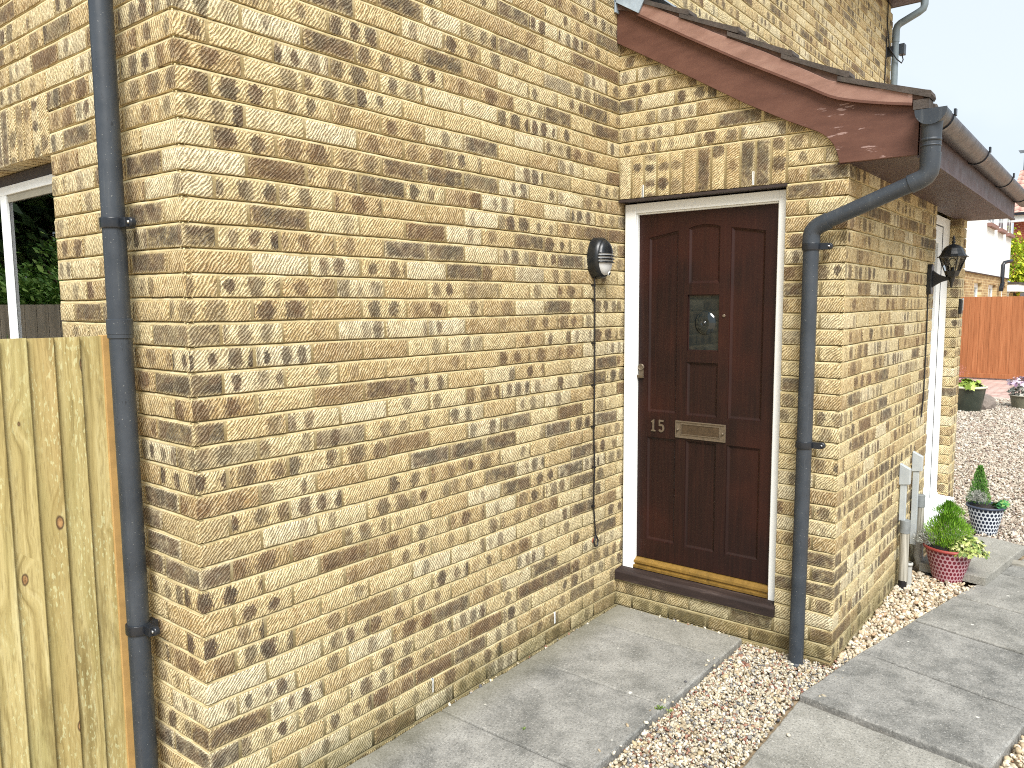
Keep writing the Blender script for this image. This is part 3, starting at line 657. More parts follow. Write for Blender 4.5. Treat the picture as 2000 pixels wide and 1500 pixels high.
# ---- weep vents
def vent(cn_, ax):
    c = MB(); x, y, z = cn_
    if ax == 0:
        c.box((x-.002, y-.0040, z), (x+.004, y-.0022, z+.064)); c.box((x-.002, y+.0022, z), (x+.004, y+.0040, z+.064)); 
        c.cur = 1; c.box((x+.0, y-.0022, z), (x+.004, y+.0022, z+.062))
    else:
        c.box((x-.0040, y-.002, z), (x-.0026, y+.004, z+.060)); c.box((x+.0026, y-.002, z), (x+.0040, y+.004, z+.060))
        c.cur = 1; c.box((x-.0026, y-.001, z), (x+.0026, y+.004, z+.060))
    c.build('weep_vent', [M['upvc'], M['dark']], house)
vent((Lx, -.145, 2.252), 0); vent((Lx, -.741, 2.256), 0); vent((.996, 0, .085), 1); vent((1.876, 0, .085), 1)

# ---- garden window on the left wall
wf = MB(); X0 = .075
wf.box((X0, .905, 2.172), (X0+.06, 2.095, 2.208)); wf.box((X0+.0005, .903, 1.06), (X0+.0595, .925, 2.168)); wf.box((X0, 2.05, 1.06), (X0+.06, 2.095, 2.168)); wf.box((X0+.001, 1.575, 1.104), (X0+.014, 1.640, 2.1719)); wf.box((X0, .925, 1.06), (X0+.06, 2.05, 1.104))
wf.box((X0+.008, .9255, 1.104), (X0+.020, .945, 2.142))
win = wf.build('window', M['upvc'], house, .002)
c = MB(); c.box((X0+.008, .925, 2.142), (X0+.020, 1.575, 2.1715)); c.build('glazing_bead', simple('grey_bead', s2l(150, 146, 132), .5, .1), win)
c = MB(); c.box((X0+.014, .944, 1.10), (X0+.018, 1.576, 2.143)); c.box((X0+.014, 1.639, 1.10), (X0+.018, 2.051, 2.1675)); c.build('pane', M['glass'], win)
c = MB(); c.box((X0-.002, .902, 2.209), (X0+.05, 2.098, 2.2465)); c.build('timber_head', M['darkhead'], win)
c = MB(); c.box((-.03, .88, 1.035), (X0, 2.12, 1.058)); c.build('window_sill', M['upvc'], win, .003)

# ---- side door in the porch
sf = MB(); YF = -Wy+.076
sf.box((4.505, YF, .2), (4.575, YF+.07, 2.30)); sf.box((5.20, YF, .2), (5.438, YF+.07, 2.30)); sf.box((4.575, YF+.0005, 2.235), (5.20, YF+.0695, 2.30))
sdoor = sf.build('side_door', M['upvc'], house, .004); sdoor['label'] = 'white plastic side door of the porch'
c = MB(); YS = YF+.006
c.box((4.582, YS, .222), (4.70, YS+.05, 2.228)); c.box((5.06, YS, .222), (5.188, YS+.05, 2.228)); c.box((4.70, YS+.0005, 2.11), (5.06, YS+.0495, 2.228)); c.box((4.70, YS+.0005, .222), (5.06, YS+.0495, .40))
c.build('door_leaf', M['upvc'], sdoor, .003)
c = MB(); c.box((4.701, YS+.02, .401), (5.059, YS+.024, 2.109)); c.build('pane', M['glass'], sdoor)
c = MB(); c.box((4.575, YF+.02, .20), (4.581, YF+.05, 2.234)); c.box((5.1885, YF+.004, .20), (5.1995, YF+.05, 2.234)); c.box((4.58, YF+.004, 2.2285), (5.1995, YF+.05, 2.2345)); c.build('door_seal', M['cable'], sdoor)
c = MB(); c.prism([(YF+.03, .226), (YF, .226), (YF-.01, .206), (-Wy-.045, .196), (-Wy-.045, .165), (YF+.03, .165)], 0, 4.47, 5.45); c.build('door_sill', M['upvc'], sdoor, .003)

# ================================================================== RAINWATER GOODS
def arc_pts(c0, u, v_, r, a0, a1, n):
    c0, u, v_ = Vector(c0), Vector(u), Vector(v_); return [c0+u*r*math.cos(a)+v_*r*math.sin(a) for a in np.linspace(a0, a1, n)]
def pipe_clip(parent, c0, r, wall_n, lug_dir, z):
    """strap round the pipe with a lug screwed to the wall"""
    k = MB(); k.lathe([(r+.001, -.016), (r+.005, -.016), (r+.0055, -.012), (r+.0055, .012), (r+.005, .016), (r+.001, .016)], (c0[0], c0[1], z), 28)
    ld = Vector(lug_dir); wn = Vector(wall_n); base = Vector((c0[0], c0[1], z))
    k.obox(base+ld*(r+.018)-wn*.012, ld, wn, (0, 0, 1), .020, .012, .015)
    k.lathe([(.0155, -.0), (.0155, .012), (.012, .016), (0, .016)], base+ld*(r+.040)-wn*(.026), 16, wn)
    k.obox(base-wn*(r*.5+.012), ld, wn, (0, 0, 1), .022, .026, .013)
    b = k.build('bracket', M['clip'], parent, .0012)
    s_ = MB(); s_.lathe([(.0052, 0), (.0052, .003), (0, .004)], base+ld*(r+.040)-wn*(.010), 10, wn); s_.build('screw', M['steel'], b)
    return b
dp = empty('downpipe', (-.062, .295, -.05), 'dark grey downpipe on the left corner of the house beside the new wooden fence', 'downpipe', 'dark grey rainwater pipes')
c = MB(); r = .034
c.tube([(-.062, .297, 1.655), (-.062, .297, 3.2), (-.062, .297, 4.4)], r, 28); c.tube([(-.062, .297, 1.655), (-.062, .297, 4.0)], r-.003, 20, cap=False)
c.build('pipe', M['blackpvc'], dp)
c = MB(); c.tube([(-.064, .285, -.06), (-.063, .290, 1.0), (-.062, .297, 1.64)], r, 28)
c.build('pipe', M['blackpvc'], dp)
c = MB(); c.lathe([(r, -.002), (r+.0035, .0), (r+.0035, .012), (r+.0045, .0125), (r+.0045, .058), (r, .060)], (-.062, .297, 1.600), 48, smooth=False); c.build('socket', M['blackpvc'], dp)
pipe_clip(dp, (-.062, .297), r, (-1, 0, 0), (0, -1, 0), 1.955); pipe_clip(dp, (-.0635, .288), r, (-1, 0, 0), (0, -1, 0), .655)
c = MB(); c.tube([(-.062, .297, 4.39), (-.062, .297, 4.5), (-.1, .1, 4.62), (-.1, -.3, 4.74), (-.1, -.335, 4.80)], r, 20); c.build('bend', M['blackpvc'], dp)

XP = 2.404
dq = empty('downpipe', (XP, -1.045, -.05), 'dark grey downpipe with a slanted swan neck right of the front door', 'downpipe', 'dark grey rainwater pipes')
c = MB(); c.tube([(XP, -1.036, -.045), (XP, -1.043, 1.0), (XP, -1.045, 1.965)], r, 28); c.lathe([(r, .0), (r+.005, .0), (r+.005, .03), (r, .034)], (XP, -1.036, -.045), 28)
c.build('pipe', M['blackpvc'], dq)
d_ = Vector((0, -1.478+1.075, 2.196-2.040)).normalized()
c = MB(); c.tube([(XP, -1.075, 2.040)-Vector((0, 0, 0)) if False else Vector((XP, -1.082, 2.043)), Vector((XP, -1.475, 2.195))], r, 28); c.build('offset_pipe', M['blackpvc'], dq)
rb = r+.004
c = MB(); c.tube([(XP, -1.045, 1.955), (XP, -1.045, 1.995), (XP, -1.049, 2.012), (XP, -1.060, 2.026), (XP, -1.078, 2.039), (XP, -1.118, 2.0555)], [rb+.001, rb, rb, rb, rb, rb+.001], 28)
c.build('bend', M['blackpvc'], dq)
c = MB(); c.tube([(XP, -1.440, 2.1815), (XP, -1.478, 2.196), (XP, -1.497, 2.208), (XP, -1.508, 2.225), (XP, -1.511, 2.245), (XP, -1.511, 2.300)], [rb+.001, rb, rb, rb, rb, rb+.002], 28)
c.build('bend', M['blackpvc'], dq)
pipe_clip(dq, (XP, -1.045), r, (-1, 0, 0), (0, -1, 0), 1.945); pipe_clip(dq, (XP, -1.043), r, (-1, 0, 0), (0, -1, 0), 1.040)

gt = empty('gutter', (2.36, -1.505, 2.46), 'half round faded brown gutter along the porch eaves', 'gutter')
GY, GZ, GR = -1.505+.0, 2.466, .056; GY = -1.480-GR+.030
GY = -1.512
def half(a, b, r0, r1, y=GY, z=GZ):
    return [(y+math.cos(t_)*r0, z+math.sin(t_)*r0) for t_ in np.linspace(math.pi, 2*math.pi, 15)]+[(y+math.cos(t_)*r1, z+math.sin(t_)*r1) for t_ in np.linspace(2*math.pi, math.pi, 15)]
def half_shell(mb, x0, x1, r0, r1, smooth=True):
    t_ = np.linspace(math.pi, 2*math.pi, 19); V = []; F = []
    pr = [(GY+math.cos(a)*r0, GZ+math.sin(a)*r0) for a in t_]+[(GY+math.cos(a)*r1, GZ+math.sin(a)*r1) for a in t_[::-1]]
    n_ = len(pr); V = [(x0, *p) for p in pr]+[(x1, *p) for p in pr]
    mb.sm = True; mb.add(V, [(i, (i+1) % n_, n_+(i+1) % n_, n_+i) for i in range(n_)]); mb.sm = False
    mb.add([(x0, *p) for p in pr], [(i, i+1, n_-2-i, n_-1-i) for i in range(18)]); mb.add([(x1, *p) for p in pr], [(i, n_-1-i, n_-2-i, i+1) for i in range(18)])
c = MB(); half_shell(c, 2.46, 5.98, GR, GR-.003); c.build('gutter_channel', M['gutter'], gt)
c = MB(); half_shell(c, 2.362, 2.47, GR+.003, GR+.0002)
c.prism([(GY+math.cos(a)*(GR+.003), GZ+math.sin(a)*(GR+.003)) for a in np.linspace(math.pi, 2*math.pi, 19)]+[(GY+.059, GZ+.004), (GY-.059, GZ+.004)], 0, 2.360, 2.3645)
c.tube([(XP, -1.511, 2.440), (XP, -1.511, 2.405), (XP, -1.511, 2.30), (XP, -1.511, 2.285)], [.044, .039, .037, .037], 28)
c.lathe([(.037, 0), (.0395, .0), (.0395, .012), (.037, .013)], (XP, -1.511, 2.345), 28); c.lathe([(.037, 0), (.0395, .0), (.0395, .006), (.037, .007)], (XP, -1.511, 2.325), 28)
c.build('gutter_outlet', M['blackpvc'], gt)
for x in (2.515, 3.54, 4.60, 5.55):
    k = MB(); half_shell(k, x, x+.028, GR+.006, GR+.0005); k.box((x, -1.4795, GZ-.03), (x+.028, -1.4785+.018-.017, GZ+.02)); k.box((x, GY-GR-.010, GZ-.004), (x+.028, GY-GR-.001, GZ+.022))
    k.build('bracket', M['clip'], gt)

# upper downpipe at the far end of the main wall
ud = empty('downpipe', (8.06, -.07, 2.7), 'pale weathered downpipe with a swan neck high up behind the porch roof', 'downpipe', 'dark grey rainwater pipes')
c = MB(); c.tube([(8.06, -.072, 2.95), (8.06, -.072, 4.46)], .034, 20); c.build('pipe', M['palepipe'], ud)
c = MB(); c.tube([(8.06, -.072, 4.45), (8.06, -.072, 4.58), (8.06, -.085, 4.615), (8.06, -.11, 4.635), (8.06, -.285, 4.71), (8.06, -.325, 4.735), (8.06, -.335, 4.77), (8.06, -.335, 4.95)], .037, 20); c.build('swan_neck', M['palepipe'], ud)
c = MB(); c.box((8.0, -.06, 4.30), (8.03, -.002, 4.40)); c.build('bracket', M['clip'], ud)
jb = empty('junction_box', (8.14, -.10, 4.36), 'small dark junction box with a looped cable behind the upper downpipe', 'junction box')
c = MB(); c.box((8.10, -.15, 4.33), (8.19, -.09, 4.44)); c.box((8.1, -.09, 4.36), (8.14, -.0, 4.40)); c.build('box', M['blackpvc'], jb, .004)
c = MB(); c.tube([(7.93, -.012, 5.0), (7.94, -.012, 4.6), (7.99, -.03, 4.38), (8.0, -.10, 4.26), (8.05, -.14, 4.22), (8.12, -.14, 4.27), (8.15, -.12, 4.33)], .006, 8); c.tube([(7.95, -.01, 4.5), (7.93, -.01, 3.9), (7.92, -.01, 3.1)], .006, 8); c.build('cable', M['cable'], jb)

# ================================================================== WALL LAMPS
bl = empty('bulkhead_light', (2.24, 0, 1.93), 'oval black bulkhead wall light with white lower lens beside the front door', 'wall light')
cx, cz = 2.24, 1.930
def oval(mb, prof, n=40, half=None):
    V = []; F = []
    for (s_, y) in prof:
        for k in range(n):
            a = 2*math.pi*k/n; V.append((cx+.076*s_*math.cos(a), y, cz+.106*s_*math.sin(a)))
    for i in range(len(prof)-1):
        for k in range(n): F.append((i*n+k, (i+1)*n+k, (i+1)*n+(k+1) % n, i*n+(k+1) % n))
    mb.sm = True; mb.add(V, F); mb.sm = False
c = MB(); oval(c, [(1.0, -.0), (1.0, -.035), (.985, -.045), (.95, -.052), (.90, -.060), (.86, -.062), (.84, -.058)]); c.build('housing', M['black'], bl)
c = MB(); pr = [(.845, -.056), (.83, -.064), (.74, -.074), (.55, -.082), (.30, -.0865), (.0, -.088)]; oval(c, pr); c.build('lens', M['opal'], bl)
c = MB()      # upper hood
V = []; F = []; prh = [(.875, -.056), (.86, -.067), (.76, -.0775), (.56, -.0855), (.30, -.090), (.0, -.0915)]; n_ = 20; z_min = .10
for s_, y in prh:
    for k in range(n_+1):
        a = math.pi*k/n_; V.append((cx+.076*s_*math.cos(a), y, cz+max(.022, .106*s_*math.sin(a))))
for i in range(len(prh)-1):
    for k in range(n_): F.append((i*(n_+1)+k, (i+1)*(n_+1)+k, (i+1)*(n_+1)+k+1, i*(n_+1)+k+1))
c.sm = True; c.add(V, F); c.sm = False; c.build('hood', M['black'], bl)
for zz in (.010, -.006, -.022):
    k = MB(); w2 = .076*.87*math.sqrt(max(0, 1-((zz)/(.106*.87))**2)); pts = [(cx+w2*math.sin(a), -.058-.034*math.cos(a)**.7 if abs(math.cos(a)) > 1e-6 else -.058, cz+zz) for a in np.linspace(-math.pi/2+.01, math.pi/2-.01, 17)]
    k.tube(pts, .0042, 8); k.build('louvre_bar', M['black'], bl)
c = MB(); c.lathe([(.011, 0), (.011, .006), (.008, .008)], (cx+.02, -.070, cz-.078), 14, (0, -1, -.3)); c.cur = 1; c.lathe([(.008, .006), (0, .006)], (cx+.02, -.070, cz-.078), 14, (0, -1, -.3)); c.build('motion_sensor', [M['opal'], M['dark']], bl)
cb = MB(); pts = [(2.218, -.012, 1.84), (2.221, -.012, 1.60), (2.222, -.012, 1.35), (2.222, -.010, 1.14), (2.219, -.010, 1.004), (2.225, -.010, .92), (2.229, -.010, .837), (2.223, -.010, .72), (2.221, -.010, .616), (2.232, -.010, .53), (2.236, -.014, .455)]
cb.tube(pts, .0042, 10)
cab = cb.build('wall_cable', M['cable'], None); tag(cab, 'black cable clipped down the brick wall below the oval light', 'cable')
for z_ in (1.79, 1.715, 1.49, 1.27, 1.05, .83, .62):
    k = MB(); i = min(range(len(pts)), key=lambda q: abs(pts[q][2]-z_)); xx = np.interp(-z_, [-p[2] for p in pts], [p[0] for p in pts]); k.box((xx-.010, -.016, z_-.004), (xx+.005, .004, z_+.005)); k.build('cable_clip', M['cable'], cab, .001)
c = MB(); c.tube([(2.236, -.014, .46), (2.250, -.02, .43), (2.240, -.022, .400), (2.220, -.020, .402), (2.218, -.015, .43), (2.236, -.012, .455)], .005, 10); c.build('cable_loop', M['cable'], cab)
c = MB(); c.lathe([(.014, 0), (.014, .004), (.0, .004)], (2.232, -.002, .428), 14, (0, -1, 0)); c.build('hole_plug', simple('red_rubber', s2l(150, 88, 62), .7), cab)

ln = empty('lantern', (4.30, -Wy, 1.84), 'black coach lantern on a curved bracket beside the white side door', 'wall lantern')
LX, LY = 4.30, -1.31
c = MB(); c.prism([(LX-.032+.0, 1.74), (LX+.032, 1.74), (LX+.038, 1.77), (LX+.038, 1.90), (LX+.022, 1.925), (LX, 1.932), (LX-.022, 1.925), (LX-.038, 1.90), (LX-.038, 1.77)], 1, -Wy-.026, -Wy+.004); c.build('backplate', M['black'], ln, .004)
c = MB()
V = []; 
for tt in np.linspace(0, 1, 12):
    yy = -Wy-.024-(.108*tt); hh = .048*(1-tt)**2.2+.0075; V.append((yy, hh))
poly = [(yy, 1.838+hh) for yy, hh in V]+[(yy, 1.834-hh) for yy, hh in reversed(V)]
c.prism(poly, 0, LX-.009, LX+.009); c.build('arm', M['black'], ln, .003)
def frus(mb, z0, r0, z1, r1, n=6, ph=R_(30), th=None):
    V = [(LX+r0*math.cos(ph+2*math.pi*k/n), LY+r0*math.sin(ph+2*math.pi*k/n), z0) for k in range(n)]+[(LX+r1*math.cos(ph+2*math.pi*k/n), LY+r1*math.sin(ph+2*math.pi*k/n), z1) for k in range(n)]
    mb.add(V, [(k, (k+1) % n, n+(k+1) % n, n+k) for k in range(n)]+[list(range(n-1, -1, -1)), list(range(n, 2*n))])
n6 = 6
c = MB(); frus(c, 1.848, .034, 1.864, .040); frus(c, 1.8641, .040, 1.884, .046)
c.lathe([(0, 1.776), (.006, 1.782), (.009, 1.80), (.010, 1.812), (.016, 1.822), (.020, 1.848)], (LX, LY, 0), 14)
c.build('base_cup', M['black'], ln, .001)
c = MB(); frus(c, 1.967, .088, 1.972, .090); 
hood = [(1.972, .082), (1.985, .070), (2.003, .062), (2.022, .053), (2.035, .040), (2.043, .026), (2.047, .012)]
for (za, ra), (zb_, rb_) in zip(hood[:-1], hood[1:]): frus(c, za, ra, zb_, rb_, n=12, ph=0)
c.lathe([(.012, 2.046), (.006, 2.052), (.011, 2.058), (.012, 2.063), (.006, 2.069), (.008, 2.074), (.0085, 2.082), (.003, 2.100), (.0, 2.104)], (LX, LY, 0), 14)
c.build('hood', M['black'], ln, .0008)
for k in range(6):
    a = R_(30)+k*math.pi/3; b = MB()
    b.tube([(LX+.043*math.cos(a), LY+.043*math.sin(a), 1.882), (LX+.074*math.cos(a), LY+.074*math.sin(a), 1.969)], .0034, 6); b.build('glazing_bar', M['black'], ln)
c = MB(); V = [(LX+.041*math.cos(R_(30)+k*math.pi/3), LY+.041*math.sin(R_(30)+k*math.pi/3), 1.884) for k in range(6)]+[(LX+.071*math.cos(R_(30)+k*math.pi/3), LY+.071*math.sin(R_(30)+k*math.pi/3), 1.967) for k in range(6)]
c.add(V, [(k, (k+1) % 6, 6+(k+1) % 6, 6+k) for k in range(6)]); c.build('lamp_glass', M['lampglass'], ln)
c = MB(); c.lathe([(.011, 1.884), (.011, 1.905), (.009, 1.906)], (LX, LY, 0), 14); bh = c.build('bulb_holder', M['black'], ln)
c = MB(); c.lathe([(.009, 1.905), (.010, 1.912), (.018, 1.925), (.023, 1.938), (.022, 1.950), (.014, 1.960), (0, 1.964)], (LX, LY, 0), 18); c.build('bulb', M['lampglass'], ln)
c = MB(); c.tube([(4.288, -Wy-.006, 1.742), (4.303, -Wy-.006, 1.40), (4.300, -Wy-.006, 1.08), (4.262, -Wy-.006, .957)], .0045, 8)
tag(c.build('wall_cable', M['cable'], None), 'thin black cable hanging down the porch side wall below the coach lantern', 'cable')
kb = empty('doorbell', (5.60, -Wy, 1.66), 'small black and chrome bell push on the brick pier by the side door', 'doorbell')
c = MB(); c.box((5.47, -Wy-.022, 1.60), (5.53, -Wy+.002, 1.715)); c.build('bell_body', M['black'], kb, .006)
c = MB(); c.box((5.488, -Wy-.028, 1.625), (5.512, -Wy-.0221, 1.70)); c.lathe([(.014, 0), (.014, .006), (0, .009)], (5.50, -Wy-.022, 1.705), 16, (0, -1, 0)); c.build('chrome_plate', M['steel'], kb, .002)

# ---- service risers by the side wall
def riser(x, name_label, ztop, ztr, zcol, zbot, elbow):
    o = empty('cable_riser', (x, -Wy-.035, 0), name_label, 'cable riser', 'grey service risers')
    yc_ = -Wy-.030
    c = MB(); c.prism([(yc_+.028, ztop), (yc_-.030, ztop-.030), (yc_-.030, ztop-.120), (yc_+.028, ztop-.128)], 0, x-.019, x+.019); c.build('slanted_cap', M['trunk'], o, .003)
    c = MB(); c.box((x-.0125, yc_-.012, ztr), (x+.0125, yc_+.022, ztop-.125)); c.build('trunking', M['trunk'], o, .003)
    c = MB(); xo = x+(.0 if not elbow else .075)
    c.lathe([(.026, zcol-.075), (.0285, zcol-.075), (.0285, zcol), (.026, zcol+.002), (.0, zcol+.002)], (xo, yc_-.012, 0), 28, smooth=False); c.build('collar', simple('grey_tape', s2l(122, 126, 126), .6, .2, 30), o)
    c = MB(); c.tube([(xo, yc_-.012, zcol-.05), (xo+.004, yc_-.012, zbot)], .0265, 20); c.build('lagged_pipe', M['lag'], o)
    if elbow:
        c = MB(); c.tube([(xo, yc_-.012, zbot+.01), (xo, yc_-.014, zbot-.08), (xo+.006, yc_-.026, zbot-.13), (xo+.015, yc_-.055, zbot-.19), (xo+.02, yc_-.075, zbot-.23)], [.031, .030, .030, .030, .030], 20); c.build('elbow', M['greypvc'], o)
    else:
        c = MB(); c.tube([(xo, yc_-.012, zbot+.005), (xo, yc_-.012, zbot-.07)], .024, 16); c.build('foot', M['cable'], o)
        c = MB(); c.tube([(xo+.11, yc_-.02, -.05), (xo+.11, yc_-.02, .11)], .021, 18); c.lathe([(.021, .10), (.025, .10), (.025, .118), (.018, .119)], (xo+.11, yc_-.02, 0), 18); c.build('stub_pipe', M['greypvc'], o)
t = NT('weathered_lagging'); gv = t.noise(t.map(t.obj(), (90, 90, 3)), 1, 3); M['lag'] = t.fin(t.ramp(gv, [(.35, s2l(112, 108, 96)), (.5, s2l(150, 146, 134)), (.65, s2l(178, 174, 162))]), .7)
M['greypvc'] = simple('grey_pvc', s2l(168, 168, 162), .45, .08, 20)
riser(3.745, 'grey service riser with slanted cap, nearer the porch corner', .745, .40, .405, .035, False)
riser(4.085, 'taller grey service riser with slanted cap beside the white side door', .765, .17, .475, .165, True)

# ================================================================== GROUND
def flat(name, poly, z, mat, kind='structure'):
    c = MB(); c.add([(x, y, z) for x, y in poly], [list(range(len(poly)))]); o = c.build(name, mat); o['kind'] = kind; return o
t = NT('gravelly_ground'); v = t.geo().outputs['Position']
col = t.ramp(t.vor(v, 42, out='Color'), [(.1, s2l(150, 126, 98)), (.5, s2l(196, 176, 148)), (.9, s2l(222, 206, 184))]); t.bump(t.vor(v, 42), 1, .01)
M['ground'] = t.fin(col, .95, .2)
flat('ground', [(-400, -400), (600, -400), (600, 600), (-400, 600)], -.085, M['ground'])
M['bed'] = simple('gravel_bed', s2l(150, 132, 106), .95, .25, 30, .8, bsc=80, dist=.008)

slabs = MB()
def slab(poly, z1=0., th=.045, tone=None):
    tone = RNG.random() if tone is None else tone
    m_ = len(poly); pts = []
    for i in range(m_):
        p0, p1 = poly[i], poly[(i+1) % m_]
        for j in range(24): pts.append((p0[0]+(p1[0]-p0[0])*j/24, p0[1]+(p1[1]-p0[1])*j/24))
    n = len(pts); cxm = sum(p[0] for p in pts)/n; cym = sum(p[1] for p in pts)/n
    jit = nz(np.array([(x, y, z1) for x, y in pts]), 28.)[:, 0]+nz(np.array([(x, y, z1) for x, y in pts]), 90.)[:, 1]*.5
    slabs.c = (tone, RNG.random(), RNG.random(), 1); dz = RNG.uniform(-.0015, .0015)
    def ring(ins, z_, rough=0.):
        out = []
        for k, (x, y) in enumerate(pts):
            d = math.hypot(x-cxm, y-cym); f = (d-.0034-ins-abs(jit[k])*rough)/d
            if k % 24 == 0: f -= .003*abs(math.sin(x*57+y*31))
            out.append((cxm+(x-cxm)*f, cym+(y-cym)*f, z_))
        return out
    rings = ring(0, z1-th)+ring(0, z1-.007+dz, .006)+ring(.0015, z1-.002+dz, .012)+ring(.006, z1+dz, .014)
    F = []
    for i in range(3):
        for k in range(n): F.append((i*n+k, i*n+(k+1)%n, (i+1)*n+(k+1)%n, (i+1)*n+k))
    F.append([3*n+k for k in range(n)]); slabs.add(rings, F)
# slabs along the main wall
jx = [-.87, -.18, .42, 1.025, 1.63, 2.20, 2.468]
for i in range(len(jx)-1): slab([(jx[i], -.75), (jx[i+1], -.75), (jx[i+1], -.012), (jx[i], -.012)], tone=[.2, .3, .1, .15, .35, .8][i])
# the main path, curving gently away past the porch
slab([(.68, -1.86), (1.27, -1.87), (1.397, -1.160), (.80, -1.157)], z1=-.012, tone=.9); slab([(1.285, -1.875), (1.945, -1.880), (2.045, -1.165), (1.410, -1.160)], z1=-.012, tone=.7)
slab([(-.1, -1.85), (.66, -1.86), (.78, -1.157), (.0, -1.155)], z1=-.012)
slab([(1.957, -1.890), (2.500, -1.975), (2.672, -1.257), (2.078, -1.157)], tone=.1); slab([(2.508, -1.976), (3.08, -2.08), (3.24, -1.378), (2.680, -1.258)], tone=.05)
slab([(3.09, -2.08), (3.62, -2.20), (3.76, -1.49), (3.25, -1.378)], tone=.3); slab([(3.63, -2.2), (4.22, -2.34), (4.36, -1.63), (3.77, -1.494)], tone=.45); slab([(4.23, -2.34), (4.84, -2.50), (4.96, -1.78), (4.37, -1.632)], tone=.3)
slab([(4.86, -2.5), (5.46, -2.66), (5.58, -1.95), (4.98, -1.79)], tone=.5)
# raised slab before the side door
slab([(4.035, -1.612), (4.90, -1.742), (4.99, -1.545), (4.93, -1.24), (4.10, -1.24)], z1=.052, th=.05, tone=1.)
path = slabs.build('path', M['slab']); path['kind'] = 'structure'

ICO_V = []; ph_ = (1+5**.5)/2
for a in (-1, 1):
    for b in (-ph_, ph_): ICO_V += [(0, a, b), (a, b, 0), (b, 0, a)]
ICO_V = np.array(ICO_V, float); ICO_V /= np.linalg.norm(ICO_V[0])
from itertools import combinations
el = min(np.linalg.norm(ICO_V[i]-ICO_V[j]) for i, j in combinations(range(12), 2))*1.01
ICO_F = []
for i, j, k in combinations(range(12), 3):
    if max(np.linalg.norm(ICO_V[i]-ICO_V[j]), np.linalg.norm(ICO_V[j]-ICO_V[k]), np.linalg.norm(ICO_V[i]-ICO_V[k])) < el:
        nn = np.cross(ICO_V[j]-ICO_V[i], ICO_V[k]-ICO_V[i]); ICO_F.append((i, j, k) if nn @ ICO_V[i] > 0 else (i, k, j))
ICO_F = np.array(ICO_F)
def chips(name, P, size, flatness, pal, wts, mat, label, smooth=False):
    n = len(P); S = size*np.exp(RNG.normal(0, .28, n))[:, None]
    V = ICO_V[None]*(1+RNG.uniform(-.28, .28, (n, 12, 1)))
    ax = np.stack([RNG.uniform(.8, 1.35, n), RNG.uniform(.6, .95, n), RNG.uniform(.7, 1.1, n)*flatness], 1); V = V*ax[:, None, :]*S[:, None, :]
    q = RNG.normal(0, 1, (n, 4)); q[:, 1:3] *= .35; q /= np.linalg.norm(q, axis=1, keepdims=True); w_, x, y, z = q.T
    Rm = np.stack([1-2*(y*y+z*z), 2*(x*y-z*w_), 2*(x*z+y*w_), 2*(x*y+z*w_), 1-2*(x*x+z*z), 2*(y*z-x*w_), 2*(x*z-y*w_), 2*(y*z+x*w_), 1-2*(x*x+y*y)], 1).reshape(n, 3, 3)
    V = np.einsum('nij,nvj->nvi', Rm, V)+P[:, None, :]
    F = (ICO_F[None]+12*np.arange(n)[:, None, None]).reshape(-1, 3)
    me = bpy.data.meshes.new(name); me.vertices.add(n*12); me.vertices.foreach_set('co', V.ravel()); me.loops.add(F.size); me.loops.foreach_set('vertex_index', F.ravel().astype(np.int32))
    me.polygons.add(len(F)); me.polygons.foreach_set('loop_start', np.arange(0, F.size, 3, dtype=np.int32)); me.polygons.foreach_set('loop_total', np.full(len(F), 3, np.int32))
    if smooth: me.polygons.foreach_set('use_smooth', np.ones(len(F), bool))
    pal = np.array([s2l(*c_) for c_ in pal]); ci = RNG.choice(len(pal), n, p=np.array(wts)/sum(wts)); C = pal[ci]*RNG.uniform(.8, 1.18, (n, 1)); C = np.clip(C, 0, .95)
    C = np.repeat(np.concatenate([C, np.ones((n, 1))], 1), 12, 0)
    a = me.attributes.new('tone', 'FLOAT_COLOR', 'POINT'); a.data.foreach_set('color', C.astype(np.float32).ravel()); me.materials.append(mat); me.update(calc_edges=True)
    o = bpy.data.objects.new(name, me); COL.objects.link(o); tag(o, label, 'gravel', kind='stuff'); return o
def inpoly(P, poly):
    x, y = P[:, 0], P[:, 1]; ins = np.zeros(len(P), bool); n = len(poly)
    for i in range(n):
        x0, y0 = poly[i]; x1, y1 = poly[(i+1) % n]
        if y0 == y1: continue
        c_ = ((y0 > y) != (y1 > y)) & (x < (x1-x0)*(y-y0)/(y1-y0)+x0); ins ^= c_
    return ins
def scatter(poly, dens, z0, z1):
    a = np.array(poly); lo, hi = a.min(0), a.max(0); n = int((hi-lo).prod()*dens); P = RNG.uniform(lo, hi, (n, 2)); P = P[inpoly(P, poly)]
    return np.concatenate([P, RNG.uniform(z0, z1, (len(P), 1))], 1)
pebble_bed = [(-.2, -1.15), (2.06, -1.15), (2.47, -1.225), (2.66, -1.250), (2.49, -1.19), (2.47, -1.178), (2.47, -.02), (2.47, -.762), (-.2, -.762)]
pebble_poly = [(.2, -1.15), (2.06, -1.15), (2.66, -1.245), (2.52, -1.185), (2.46, -1.175), (2.46, -.762), (.2, -.762)]
flat('gravel_bed', [(-.5, -1.3), (6., -1.95), (6., -.9), (2.7, -.9), (2.7, -.0), (-.5, -.0)], -.042, M['bed'])
P = scatter(pebble_poly, 17000, -.030, -.012)
